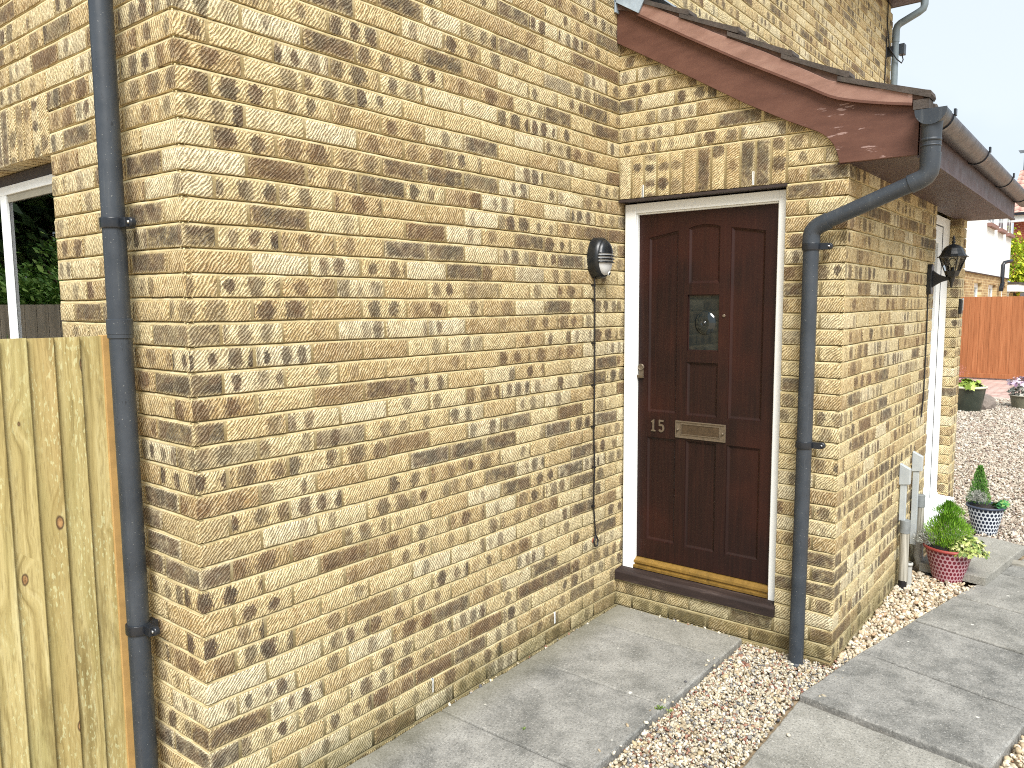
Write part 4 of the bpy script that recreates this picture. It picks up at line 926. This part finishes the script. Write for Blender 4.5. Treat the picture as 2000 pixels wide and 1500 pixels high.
ST = scatter([(.6, -.762), (2.2, -.762), (2.2, -.70), (.6, -.70)], 220, .002, .004); ST2 = scatter([(.9, -1.20), (2.5, -1.24), (2.5, -1.30), (.9, -1.17)], 260, -.004, -.001); ST3 = scatter([(1.0, -.03), (2.44, -.03), (2.44, -.012), (1.0, -.012)], 900, .001, .003); ST4 = scatter([(2.445, -.70), (2.468, -.70), (2.468, -.02), (2.445, -.02)], 1500, .001, .003)
P = np.concatenate([P, ST, ST2, ST3, ST4])
chips('pebbles', P, .0068, .75, [(184, 174, 152), (206, 199, 182), (166, 151, 126), (152, 116, 98), (130, 90, 76), (140, 137, 132), (96, 96, 99), (186, 169, 136)], [7, 7, 3.5, 1.2, .7, 3., 1.1, 1.2], M['chip'], 'mixed brown and cream pebbles between the two rows of paving slabs', True)
P2 = scatter([(2.50, -1.185), (4.10, -1.185), (4.03, -1.60), (3.74, -1.50), (3.24, -1.385), (2.66, -1.262)], 7200, -.034, -.006)
chips('stone_chippings', P2, .0105, .8, [(202, 190, 166), (216, 207, 188), (184, 166, 138), (172, 146, 118), (152, 138, 120)], [5, 5, 4, 1.5, 1.5], M['chip'], 'cream stone chippings between the porch side wall and the path')
drive = [(4.98, -1.20), (5.70, -1.22), (8.5, -.75), (14.62, .35), (14.62, -1.15), (8.5, -1.62), (5.1, -1.80), (4.99, -1.6)]
near = scatter([(4.95, -1.15), (5.70, -1.15), (9.0, -.65), (9.0, -1.72), (5.55, -1.94), (4.97, -1.76)], 5200, -.034, -.004)
chips('drive_gravel', near, .0110, .65, [(188, 178, 162), (202, 195, 182), (166, 152, 137), (150, 130, 116), (176, 167, 154), (122, 112, 106)], [5, 5, 4, 2.5, 3, 1.2], M['chip'], 'pinkish cream gravel of the drive beyond the side door')
far_ = scatter([(9.0, -.65), (14.62, .4), (14.62, -1.2), (9.0, -1.72)], 2600, -.034, -.002)
chips('drive_gravel', far_, .015, .6, [(188, 178, 162), (202, 195, 182), (166, 152, 137), (150, 130, 116), (176, 167, 154), (122, 112, 106)], [5, 5, 4, 2.5, 3, 1.2], M['chip'], 'pinkish cream gravel of the drive running up to the block paving')
P4 = scatter([(1.97, -1.905), (2.5, -1.985), (2.56, -2.6), (1.97, -2.6)], 6500, -.034, -.008)
chips('stone_chippings', P4, .0105, .8, [(202, 190, 166), (216, 207, 188), (184, 166, 138), (172, 132, 104), (152, 138, 120)], [5, 5, 4, 2, 1.5], M['chip'], 'cream stone chippings on the far side of the path at the lower right')
# block paving before the gate
t = NT('block_paving'); v = t.geo().outputs['Position']; bt = t.n.new('ShaderNodeTexBrick'); t.l(t.map(v, (1, 1, 1), rot=(0, 0, R_(45))), bt.inputs['Vector'])
bt.inputs['Scale'].default_value = 1.; bt.inputs['Brick Width'].default_value = .2; bt.inputs['Row Height'].default_value = .1; bt.inputs['Mortar Size'].default_value = .008
bt.inputs['Color1'].default_value = (*s2l(176, 146, 136), 1); bt.inputs['Color2'].default_value = (*s2l(196, 168, 158), 1); bt.inputs['Mortar'].default_value = (*s2l(110, 92, 86), 1)
M['block'] = t.fin(t.mix(t.sstep(t.noise(v, 3, 4), .4, .7, 0, .4), bt.outputs[0], s2l(196, 182, 172)), .9, .2)
c = MB(); c.box((14.65, -6, -.2), (18.6, 3.0, .0)); tag(c.build('paving', M['block']), kind='structure')
c = MB(); c.box((14.5, -6, -.2), (14.65, 3.0, .004)); tag(c.build('kerb', simple('kerb_stone', s2l(178, 168, 156), .9, .1, 8, .3)), kind='structure')

# small weeds in the joints
def weed(x, y, z, n, s_, label):
    c = MB()
    for i in range(n):
        a = random.uniform(0, 6.28); l = random.uniform(.4, 1)*s_; up = random.uniform(.15, .7); wd = l*.22
        d = Vector((math.cos(a), math.sin(a), up)).normalized(); sdv = Vector((-math.sin(a), math.cos(a), 0))*wd; o0 = Vector((x+random.uniform(-1, 1)*s_*.5, y+random.uniform(-1, 1)*s_*.5, z))
        c.c = (random.random(), 0, 0, 1); c.add([o0, o0+d*l*.5+sdv, o0+d*l, o0+d*l*.5-sdv], [(0, 1, 2, 3)])
    tag(c.build('weed', M['weed']), label, 'weed', 'weeds in the paving joints')
M['weed'] = mat_leaf('weed_leaf', s2l(66, 92, 40), s2l(96, 122, 56), s2l(132, 148, 80))
weed(1.60, -.735, .0, 34, .022, 'small green weed in the slab joint near the pebbles'); weed(1.12, -.38, .0, 14, .014, 'tiny weed in the slab joint at the bottom of the photo'); weed(1.62, -.775, -.01, 12, .016, 'tiny weed at the pebble edge of the slabs')

# ================================================================== NEW TIMBER FENCE (left foreground)
fen = empty('timber_fence', (-.9, .4, 0), 'new pale green tinted featheredge fence panel against the left side of the house', 'fence')
c = MB(); e = -.0765; i = 0
while e > -2.1:
    w_ = .0745 if i else .074; c.c = (RNG.random(), RNG.random(), RNG.random(), 1); t0 = RNG.uniform(-.002, .002)
    c.prism([(e+.004, .404), (e+.004, .3885), (e+.0015, .3868), (e-w_+.004, .4005), (e-w_-.012, .404)], 2, .03, 1.604+t0); e -= w_; i += 1
c.cur = 1
for j_ in range(27):
    for z_ in (.262, .86, 1.46):
        xx = -.066-.0745*j_-.018; c.lathe([(.0032, 0), (.0032, .0012), (0, .0016)], (xx, .3928, z_+.004*math.sin(j_*7)), 8, (0, -1, 0))
c.build('fence_boards', [M['pine'], M['nail']], fen)
c = MB(); c.c = (.4, .2, .5, 1); c.box((-.082, .380, .02), (-.046, .412, 1.607)); c.build('edge_batten', M['batten'], fen, .002)
c = MB(); c.c = (.3, .5, .1, 1)
for z_ in (.25, .85, 1.45): c.box((-2.1, .405, z_-.035), (-.036, .44, z_+.035))
c.build('rail', M['pine'], fen, .003)
c = MB(); c.c = (.3, .5, .1, 1); c.box((-2.2, .38, -.1), (-2.1, .48, 1.7)); c.build('post', M['pine'], fen, .004)

# ================================================================== POTS AND PLANTS
def mat_dots(name, ground, dot, nx, ny, h):
    t = NT(name); x, y, z = t.sep(t.obj()); ang = t.math('MULTIPLY', t.math('ARCTAN2', y, x), nx/6.2832); row = t.math('MULTIPLY', z, ny/h)
    sh = t.math('MULTIPLY', t.math('MODULO', t.math('FLOOR', row), 2.), .5)
    fx = t.math('SUBTRACT', t.math('FRACT', t.math('ADD', ang, sh)), .5); fz = t.math('SUBTRACT', t.math('FRACT', row), .5)
    d = t.math('SQRT', t.math('ADD', t.math('MULTIPLY', fx, fx), t.math('MULTIPLY', t.math('MULTIPLY', fz, fz), .8)))
    return t.fin(t.mix(t.sstep(d, .35, .40, 1, 0), ground, dot), .5, .4)
def leaf_cloud(parent, name, mat, centre, n, fn, ):
    c = MB()
    for i in range(n): fn(c, i, n, Vector(centre))
    return c.build(name, mat, parent)
def blade(c, o0, d, l, wd, tone=None):
    d = d.normalized(); sd_ = d.cross(Vector((random.uniform(-1, 1), random.uniform(-1, 1), random.uniform(-1, 1)))).normalized()*wd
    c.c = (random.random() if tone is None else min(1, max(0, tone+random.uniform(-.2, .2))), 0, 0, 1); c.add([o0-sd_*.5, o0+d*l*.55-sd_, o0+d*l, o0+d*l*.55+sd_], [(0, 1, 2, 3)])
def plant_pot(x, y, z, rt__, rb__, h, mrim, mbody, label, group=None, cat='plant pot'):
    e_ = empty('plant_pot', (x, y, z), label, cat, group)
    c = MB(); c.lathe([(0, 0), (rb__, 0), (rb__*1.02, .01), (rt__*.96, h*.93)], (0, 0, 0), 48); o = c.build('pot_body', mbody, None); o.location = (0, 0, 0); o.parent = e_
    c = MB(); c.lathe([(rt__*.955, h*.91), (rt__*1.03, h*.925), (rt__*1.04, h*.96), (rt__*1.02, h), (rt__*.95, h), (rt__*.93, h*.9)], (0, 0, 0), 48); o = c.build('pot_rim', mrim, None); o.parent = e_
    c = MB(); c.lathe([(rt__*.94, h*.9), (rt__*.5, h*.93), (0, h*.94)], (0, 0, 0), 24); o = c.build('soil', M['soil'], None); o.parent = e_
    return e_
M['soil'] = simple('potting_soil', s2l(42, 36, 32), .95, .3, 60, .8)
M['feather'] = mat_leaf('feathery_green', s2l(50, 92, 18), s2l(88, 136, 28), s2l(140, 178, 56))
M['ivy'] = mat_leaf('variegated_ivy', s2l(72, 102, 50), s2l(150, 164, 82), s2l(206, 208, 146))
M['grey'] = mat_leaf('silver_foliage', s2l(118, 124, 116), s2l(156, 158, 148), s2l(190, 188, 180))
M['conifer'] = mat_leaf('conifer_green', s2l(44, 84, 34), s2l(72, 118, 48), s2l(112, 150, 70))
M['broad'] = mat_leaf('broad_green', s2l(30, 86, 44), s2l(52, 118, 58), s2l(110, 150, 70))
M['purple'] = mat_leaf('purple_foliage', s2l(120, 60, 80), s2l(170, 110, 130), s2l(206, 160, 170))
M['flower'] = mat_leaf('magenta_petals', s2l(92, 20, 56), s2l(140, 40, 90), s2l(190, 150, 170))
M['lime'] = mat_leaf('lime_leaves', s2l(96, 122, 40), s2l(138, 160, 62), s2l(180, 192, 104))
def feathery(c, i, n, ctr, R=.128, H=.265):
    hh = (i/n); z_ = H*hh; rad = R*(math.sin(min(1, (hh+.12)/.85)*math.pi)**.6 if hh < .75 else max(0, (1.02-hh)/.27)*.75)
    a = random.uniform(0, 6.283); rr_ = rad*math.sqrt(random.random()); o0 = ctr+Vector((rr_*math.cos(a), rr_*math.sin(a), z_))
    d = Vector((math.cos(a)*.7*rr_/max(R, .01), math.sin(a)*.7*rr_/max(R, .01), 1.0))+Vector((random.gauss(0, .3), random.gauss(0, .3), 0))
    blade(c, o0, d, random.uniform(.02, .045), .0016, .25+.6*rr_/R)
def tuft(c, i, n, ctr, R=.06, H=.05):
    a = random.uniform(0, 6.283); b = random.uniform(0, 1.35); d = Vector((math.cos(a)*math.sin(b), math.sin(a)*math.sin(b), math.cos(b)*H/R)); o0 = ctr+d*R*random.uniform(.2, .9)
    blade(c, o0, d+Vector((random.gauss(0, .7), random.gauss(0, .7), random.gauss(0, .5))), random.uniform(.012, .026), .0014)
def ivyleaf(c, i, n, ctr, R=.075, H=.06, s_=.011):
    a = random.uniform(0, 6.283); b = random.uniform(0, 1.7); o0 = ctr+Vector((math.cos(a)*math.sin(b)*R, math.sin(a)*math.sin(b)*R, math.cos(b)*H))*random.uniform(.55, 1.05)
    nrm = Vector((math.cos(a)*math.sin(b)+random.gauss(0, .5), math.sin(a)*math.sin(b)+random.gauss(0, .5), math.cos(b)+.4)).normalized(); u = nrm.orthogonal().normalized(); v_ = nrm.cross(u); th = random.uniform(0, 6.28)
    u, v_ = u*math.cos(th)+v_*math.sin(th), v_*math.cos(th)-u*math.sin(th); l = s_*random.uniform(.7, 1.4); c.c = (random.random(), 0, 0, 1)
    out = [(0, -.3), (.75, -.55), (.55, .1), (1., .35), (.35, .5), (0, 1.15), (-.35, .5), (-1., .35), (-.55, .1), (-.75, -.55)]
    c.add([o0+u*l*p+v_*l*q+nrm*l*.12*abs(p) for p, q in out], [list(range(10))])
PX, PY = 4.085, -1.405
pot1 = plant_pot(PX, PY, -.015, .138, .083, .215, simple('terracotta_red_rim', s2l(142, 58, 52), .5), mat_dots('red_polka_dots', s2l(182, 146, 152), s2l(112, 34, 48), 30, 8.4, .215), 'pink pot with dark red polka dots and a red rim holding bright green feathery foliage', 'polka dot plant pots')
leaf_cloud(pot1, 'feathery_shrub', M['feather'], (PX, PY+.01, .19), 5200, lambda c, i, n, k: feathery(c, i, n, k)); 
leaf_cloud(pot1, 'variegated_ivy', M['ivy'], (PX-.035, PY-.105, .195), 650, lambda c, i, n, k: ivyleaf(c, i, n, k, .105, .085, .0135))
leaf_cloud(pot1, 'silver_tuft', M['grey'], (PX-.04, PY+.125, .20), 1500, lambda c, i, n, k: tuft(c, i, n, k, .085, .085))
leaf_cloud(pot1, 'variegated_ivy', M['ivy'], (PX+.09, PY+.04, .33), 45, lambda c, i, n, k: ivyleaf(c, i, n, k, .03, .06, .010))
QX, QY = 5.33, -1.445
pot2 = plant_pot(QX, QY, -.015, .125, .078, .215, simple('navy_rim', s2l(52, 60, 76), .5), mat_dots('navy_polka_dots', s2l(206, 212, 218), s2l(36, 44, 62), 26, 7.4, .215), 'white pot with navy polka dots holding a small conical conifer', 'polka dot plant pots')
def cone(c, i, n, ctr):
    hh = i/n; H = .27; rad = .075*(1-hh)**.8+.006; a = random.uniform(0, 6.283); rr_ = rad*math.sqrt(random.random()); o0 = ctr+Vector((rr_*math.cos(a), rr_*math.sin(a), H*hh)); blade(c, o0, Vector((math.cos(a)*.4, math.sin(a)*.4, 1))+Vector((random.gauss(0, .25), random.gauss(0, .25), 0)), random.uniform(.012, .028), .003, .2+.6*rr_/rad)
leaf_cloud(pot2, 'conifer', M['conifer'], (QX+.02, QY+.05, .20), 2600, cone)
leaf_cloud(pot2, 'silver_tuft', M['grey'], (QX-.045, QY+.05, .225), 1500, lambda c, i, n, k: tuft(c, i, n, k, .085, .085))
leaf_cloud(pot2, 'broad_leaves', M['broad'], (QX, QY-.10, .20), 22, lambda c, i, n, k: ivyleaf(c, i, n, k, .055, .045, .026))
pot3 = plant_pot(12.62, -.28, -.02, .27, .20, .40, simple('glazed_pale_rim', s2l(196, 196, 172), .35), simple('glazed_dark_green', s2l(56, 62, 54), .3, .2, 6), 'large dark green glazed pot with lime and magenta flowers on the gravel', 'garden pots on the drive')
leaf_cloud(pot3, 'lime_leaves', M['lime'], (12.55, -.30, .38), 130, lambda c, i, n, k: ivyleaf(c, i, n, k, .20, .09, .05))
leaf_cloud(pot3, 'magenta_flowers', M['flower'], (12.66, -.22, .40), 80, lambda c, i, n, k: ivyleaf(c, i, n, k, .22, .08, .022))
pot4 = plant_pot(13.35, .0, -.02, .24, .18, .36, simple('maroon_rim', s2l(92, 40, 58), .4), simple('maroon_glaze', s2l(84, 38, 52), .35), 'maroon pot with a wispy pink shrub behind the dark green pot', 'garden pots on the drive')
leaf_cloud(pot4, 'wispy_shrub', M['purple'], (13.35, .0, .45), 900, lambda c, i, n, k: tuft(c, i, n, k, .24, .26) or None)
pot5 = plant_pot(13.45, -.98, -.02, .22, .17, .22, simple('stone_rim', s2l(150, 146, 132), .6), simple('stone_pot', s2l(120, 118, 100), .7), 'low pot with white and purple striped flowers at the right edge of the photo', 'garden pots on the drive')
leaf_cloud(pot5, 'grey_green_leaves', M['grey'], (13.45, -.96, .22), 160, lambda c, i, n, k: ivyleaf(c, i, n, k, .22, .14, .04))
M['pinkflower'] = mat_leaf('pink_white_petals', s2l(130, 96, 130), s2l(190, 170, 190), s2l(214, 206, 212))
leaf_cloud(pot5, 'pink_flowers', M['pinkflower'], (13.45, -.92, .36), 90, lambda c, i, n, k: ivyleaf(c, i, n, k, .22, .12, .035))
c = MB(); V = (ICO_V*(1+RNG.uniform(-.18, .18, (12, 1)))*np.array([.24, .30, .24]))+np.array([12.95, -.42, .08]); c.add(V, ICO_F.tolist()); rk = c.build('rock', simple('garden_rock', s2l(122, 112, 104), .95, .35, 12, 1., bsc=18, dist=.02)); ss = rk.modifiers.new('s', 'SUBSURF'); ss.levels = 1; ss.render_levels = 1
tag(rk, 'grey brown rock lying beside the dark green pot', 'rock')
c = MB(); V = (ICO_V*(1+RNG.uniform(-.2, .2, (12, 1)))*np.array([.06, .10, .035]))+np.array([4.62, -1.725, .0]); c.add(V, ICO_F.tolist()); tag(c.build('stone', simple('grey_stone', s2l(134, 130, 120), .95, .2, 20, .5)), 'small grey stone wedged between the raised slab and the path', 'stone')

# ================================================================== BEYOND THE HOUSE
M['gate'] = mat_stained('orange_wood_stain', s2l(138, 86, 52), s2l(162, 102, 64), s2l(178, 120, 80))
gf = empty('garden_gate', (18.2, -.9, 0), 'orange stained close boarded wooden gate across the end of the drive', 'gate')
c = MB(); y = 1.6
while y > -3.4:
    c.c = (RNG.random(), 0, 0, 1); c.box((18.2+RNG.uniform(0, .009), y-.0975, .10), (18.225, y, 1.785)); y -= .098
c.build('gate_boards', M['gate'], gf, .004)
c = MB(); c.c = (.8, 0, 0, 1); c.box((18.18, -3.4, .03), (18.23, 1.6, .13)); c.box((18.226, -3.4, 1.5), (18.27, 1.6, 1.6)); c.build('gravel_board', M['gate'], gf, .005)

M['render'] = simple('white_render', s2l(222, 224, 222), .9, .03, 3, .5, bsc=25, dist=.01)
def mat_farbrick(name, a, b, mo, ax=0):
    t = NT(name); x, y, z = t.sep(t.geo().outputs['Position']); bt = t.n.new('ShaderNodeTexBrick'); t.l(t.comb(x if ax == 0 else y, z, 0.), bt.inputs['Vector'])
    bt.inputs['Scale'].default_value = 1; bt.inputs['Brick Width'].default_value = .225; bt.inputs['Row Height'].default_value = .075; bt.inputs['Mortar Size'].default_value = .007
    bt.inputs['Color1'].default_value = (*a, 1); bt.inputs['Color2'].default_value = (*b, 1); bt.inputs['Mortar'].default_value = (*mo, 1)
    return t.fin(t.mix(t.sstep(t.noise(t.geo().outputs['Position'], 4, 4), .4, .65, 0, .35), bt.outputs[0], b), .9, .2)
M['fb'] = mat_farbrick('far_buff_brick', s2l(182, 156, 112), s2l(140, 112, 82), s2l(196, 180, 142))
M['rb'] = mat_farbrick('far_red_brick', s2l(156, 82, 66), s2l(136, 66, 54), s2l(168, 128, 112), 1)
nh = empty('rendered_house', (26, 4, 0), 'white rendered house with a buff brick ground floor beyond the gate', 'house')
WYh = 1.16
c = MB(); c.box((19., WYh-.03, 2.46), (30.75, 8, 5.3)); c.build('rendered_wall', M['render'], nh)
c = MB()
xs = [19., 21.2, 21.9, 23.35, 24.75, 26.1, 27.85, 29.2, 30.3, 30.7]
for a, b in ((19., 21.2), (21.9, 23.35), (24.75, 26.1), (27.85, 29.2), (30.3, 30.72)): c.box((a, WYh, 0), (b, WYh+.25, 2.2))
c.box((19., WYh+.001, 2.2), (30.72, WYh+.25, 2.458)); c.box((19., WYh+.25, 0), (30.72, 7.9, 2.45)); c.build('brick_wall', M['fb'], nh)
c = MB(); c.box((18.9, WYh-.05, 2.44), (30.77, WYh-.031, 2.47)); c.build('drip_strip', M['darkhead'], nh)
for a, b in ((21.2, 21.9), (23.35, 24.75), (26.1, 27.85), (29.2, 30.3)):
    k = MB(); k.box((a, WYh+.10, 0), (a+.10, WYh+.16, 2.2)); k.box((b-.10, WYh+.10, 0), (b, WYh+.16, 2.2)); k.box((a+.1, WYh+.10, 2.08), (b-.1, WYh+.16, 2.2)); k.box(((a+b)/2-.05, WYh+.101, 0), ((a+b)/2+.05, WYh+.159, 2.08)); fr_ = k.build('window', M['upvc'], nh)
    k = MB(); k.box((a+.1, WYh+.125, 0), (b-.1, WYh+.135, 2.08)); k.build('pane', M['farglass'] if 'farglass' in M else M.setdefault('farglass', simple('far_window_glass', s2l(120, 134, 146), .08, .1, 2, spec=.8)), fr_)
for a, b in ((24.95, 26.4), (27.2, 28.5), (29.3, 30.6)):
    k = MB(); k.box((a, WYh-.032, 3.93), (a+.09, WYh-.005, 5.0)); k.box((b-.09, WYh-.032, 3.93), (b, WYh-.005, 5.0)); k.box((a+.09, WYh-.032, 3.93), (b-.09, WYh-.005, 4.0)); k.box(((a+b)/2-.04, WYh-.033, 4.0), ((a+b)/2+.04, WYh-.006, 5.)); fr_ = k.build('window', M['upvc'], nh)
    k = MB(); k.box((a+.09, WYh-.034+.003, 4.0), (b-.09, WYh-.0305+.003, 5.0)); k.build('pane', M['farglass'], fr_)
    k = MB(); k.box((a-.05, WYh-.15, 3.83), (b+.05, WYh-.031, 3.93)); k.build('window_sill', simple('clay_sill', s2l(128, 96, 88), .8) if 'clay' not in M else M['clay'], fr_)
c = MB(); c.tube([(28.45, WYh-.09, 2.15), (28.45, WYh-.09, 2.85), (28.5, WYh-.12, 2.93), (29.1, WYh-.25, 3.0)], .055, 12); c.obox((28.3, WYh-.1, 2.15), (1, 0, .6), (0, 1, 0), (0, 0, 1), .2, .06, .05); c.build('flue_pipe', M['clip'], nh)
c = MB(); c.prism([(.8, 5.28), (8.3, 5.28), (4.5, 7.6)], 0, 18.8, 30.95); c.build('roof', M['rooftile'] if 'rooftile' in M else M.setdefault('rooftile', simple('red_clay_tile', s2l(150, 92, 76), .9, .2, 4, .6, bsc=6, dist=.03)), nh)
ex = empty('flat_roof_extension', (32.5, 2, 0), 'low flat roofed brick extension with a white fascia beyond the rendered house', 'extension')
c = MB(); c.box((30.9, 1.3, 0), (34.0, 3.5, 2.0)); c.build('brick_wall', M['fb'], ex)
c = MB(); c.box((30.8, .85, 2.02), (34.2, 3.6, 2.26)); c.build('fascia', M['upvc'], ex)
c = MB(); c.box((30.78, .83, 2.261), (34.25, 3.65, 2.34)); c.build('roof', M['tile'], ex)
c = MB(); c.box((31.3, 1.26, .1), (32.3, 1.298, 1.98)); c.build('window', M['upvc'], ex)
rh = empty('red_brick_house', (41, 1, 0), 'red brick house with a pinkish tiled roof at the far right', 'house')
c = MB(); c.box((38.4, -6, 0), (46, 1.86, 5.05)); c.build('wall', M['rb'], rh)
c = MB(); c.box((38.05, -6.2, 5.02), (38.4, 2.1, 5.28)); c.build('fascia', M['upvc'], rh)
c = MB(); c.box((37.9, -6.3, 5.29), (38.04, 2.15, 5.40)); c.build('gutter', M['clip'], rh)
def mat_pantile():
    t = NT('pink_pantile'); x, y, z = t.sep(t.geo().outputs['Position']); s1 = t.math('SINE', t.math('MULTIPLY', y, 21.)); rw = t.math('FRACT', t.math('ADD', t.math('MULTIPLY', z, 4.2), t.math('MULTIPLY', s1, .12)))
    col = t.ramp(rw, [(0, s2l(86, 58, 54)), (.16, s2l(176, 132, 120)), (.8, s2l(196, 154, 140)), (1, s2l(206, 170, 156))]); t.bump(t.math('ADD', s1, rw), .6, .05); return t.fin(col, .9, .2)
M['pantile'] = mat_pantile()
c = MB(); c.prism([(37.9, 5.4), (46.3, 5.4), (42.1, 7.7)], 1, -6.2, 2.1); c.build('roof', M['pantile'], rh)
gh = empty('gabled_house', (56, 3.2, 0), 'distant house whose tiled roof peak and aerial show over the porch gutter', 'house')
c = MB(); c.box((53, -6, 0), (62, 3.3, 6.5)); c.build('wall', M['rb'], gh); c = MB(); c.prism([(52.6, 6.4), (62.4, 6.4), (57.5, 9.4)], 1, -6.2, 3.5); rf = c.build('roof', M['pantile'], gh)
c = MB(); c.box((57.1, 2.3, 9.0), (57.9, 3.2, 10.1)); c.build('chimney', M['rb'], rf)
c = MB(); c.tube([(57.5, 3.45, 8.9), (57.5, 3.45, 11.2)], .03, 6); c.tube([(57.0, 3.45, 11.0), (58.4, 3.45, 11.1)], .02, 6)
for i_ in range(5): c.tube([(57.1+i_*.25, 3.15, 11.0), (57.1+i_*.25, 3.75, 11.0)], .015, 5)
c.build('aerial', M['cable'], rf)
# dark fence by the extension
c = MB(); c.c = (.9, 0, 0, 1); c.box((31.5, .1, 0), (31.56, .84, 1.98)); df = c.build('dark_fence', simple('weathered_dark_fence', s2l(92, 90, 92), .9, .15, 5)); tag(df, 'dark grey weathered fence panel beside the flat roofed extension', 'fence')
# trees
def tree(x, y, z, h, R, n, mat, label, leaf=.12, squash=1., group=None, trunk_h=.35, cat='tree'):
    e_ = empty('tree', (x, y, z), label, cat, group)
    c = MB(); c.tube([(x, y, z-.1), (x+.03*h, y, z+h*trunk_h), (x, y, z+h*.8)], [.035*h, .025*h, .01*h], 8)
    for i_ in range(7):
        a = i_*.9; c.tube([(x, y, z+h*(.25+.06*i_)), (x+math.cos(a)*R*.7, y+math.sin(a)*R*.7, z+h*(.45+.06*i_))], [.014*h, .004*h], 6)
    c.build('trunk', M['bark'], e_)
    c = MB(); cl = [(random.uniform(-1, 1), random.uniform(-1, 1), random.uniform(-1, 1)) for _ in range(34)]
    cl = [Vector(p) for p in cl if Vector(p).length < 1.0]; ctr = Vector((x, y, z+h*.6)); sc = Vector((R, R, h*.42*squash))
    for i_ in range(n):
        q = random.choice(cl)+Vector((random.gauss(0, .17), random.gauss(0, .17), random.gauss(0, .13))); o0 = ctr+Vector((q.x*sc.x, q.y*sc.y, q.z*sc.z))
        ivl = leaf*random.uniform(.6, 1.3); nrm = Vector((random.gauss(0, 1), random.gauss(0, 1), random.gauss(.6, 1))).normalized(); u = nrm.orthogonal().normalized()*ivl; v_ = nrm.cross(u)
        c.c = (random.random(), 0, 0, 1); c.add([o0-u, o0-v_*.45, o0+u, o0+v_*.45], [(0, 1, 2, 3)])
    c.build('crown', mat, e_)
M['bark'] = simple('bark', s2l(86, 72, 58), .95, .3, 6, .8, bsc=12, dist=.02)
M['yellowleaf'] = mat_leaf('yellow_green_leaf', s2l(96, 130, 20), s2l(160, 178, 30), s2l(214, 212, 70))
M['darkleaf'] = mat_leaf('dark_green_leaf', s2l(38, 62, 36), s2l(58, 88, 48), s2l(88, 118, 64))
M['midleaf'] = mat_leaf('mid_green_leaf', s2l(72, 112, 50), s2l(114, 156, 72), s2l(164, 196, 104))
tree(34.6, 1.05, 0, 4.3, .85, 4200, M['yellowleaf'], 'yellow green leafy shrub tree in front of the red brick house', .075)
# back garden seen in the window glass
gm_ = empty('back_fence', (-2.2, 7.5, 0), 'weathered grey garden fence reflected in the window', 'fence')
c = MB(); x = -7.
while x < 1.5:
    c.c = (RNG.random(), 0, 0, 1); c.box((x, 7.5, 0), (x+.118, 7.515+RNG.uniform(0, .01), 1.73)); x += .122
c.build('fence_boards', M['greyfence'] if 'greyfence' in M else M.setdefault('greyfence', mat_stained('grey_weathered_wood', s2l(140, 134, 120), s2l(170, 162, 146), s2l(192, 184, 168))), gm_)
for i_, (x, y, h, R, mt, lb) in enumerate([(-3.3, 9.4, 2.75, 1.5, 'midleaf', 'light green bush over the back fence on the left'), (-1.5, 9.2, 2.6, 1.4, 'midleaf', 'light green bush over the back fence on the right'), (-4.5, 13., 8.5, 3., 'darkleaf', 'tall dark tree behind the back fence on the left'), (-1.5, 14., 9.5, 3.4, 'darkleaf', 'tallest dark tree behind the back fence'), (1.8, 13., 8., 2.8, 'darkleaf', 'tall dark tree behind the back fence on the right')]):
    tree(x, y, 0, h, R, 9000 if h < 5 else 13000, M[mt], lb, {0: .05, 1: .05}.get(i_, .16), group='trees beyond the back fence')
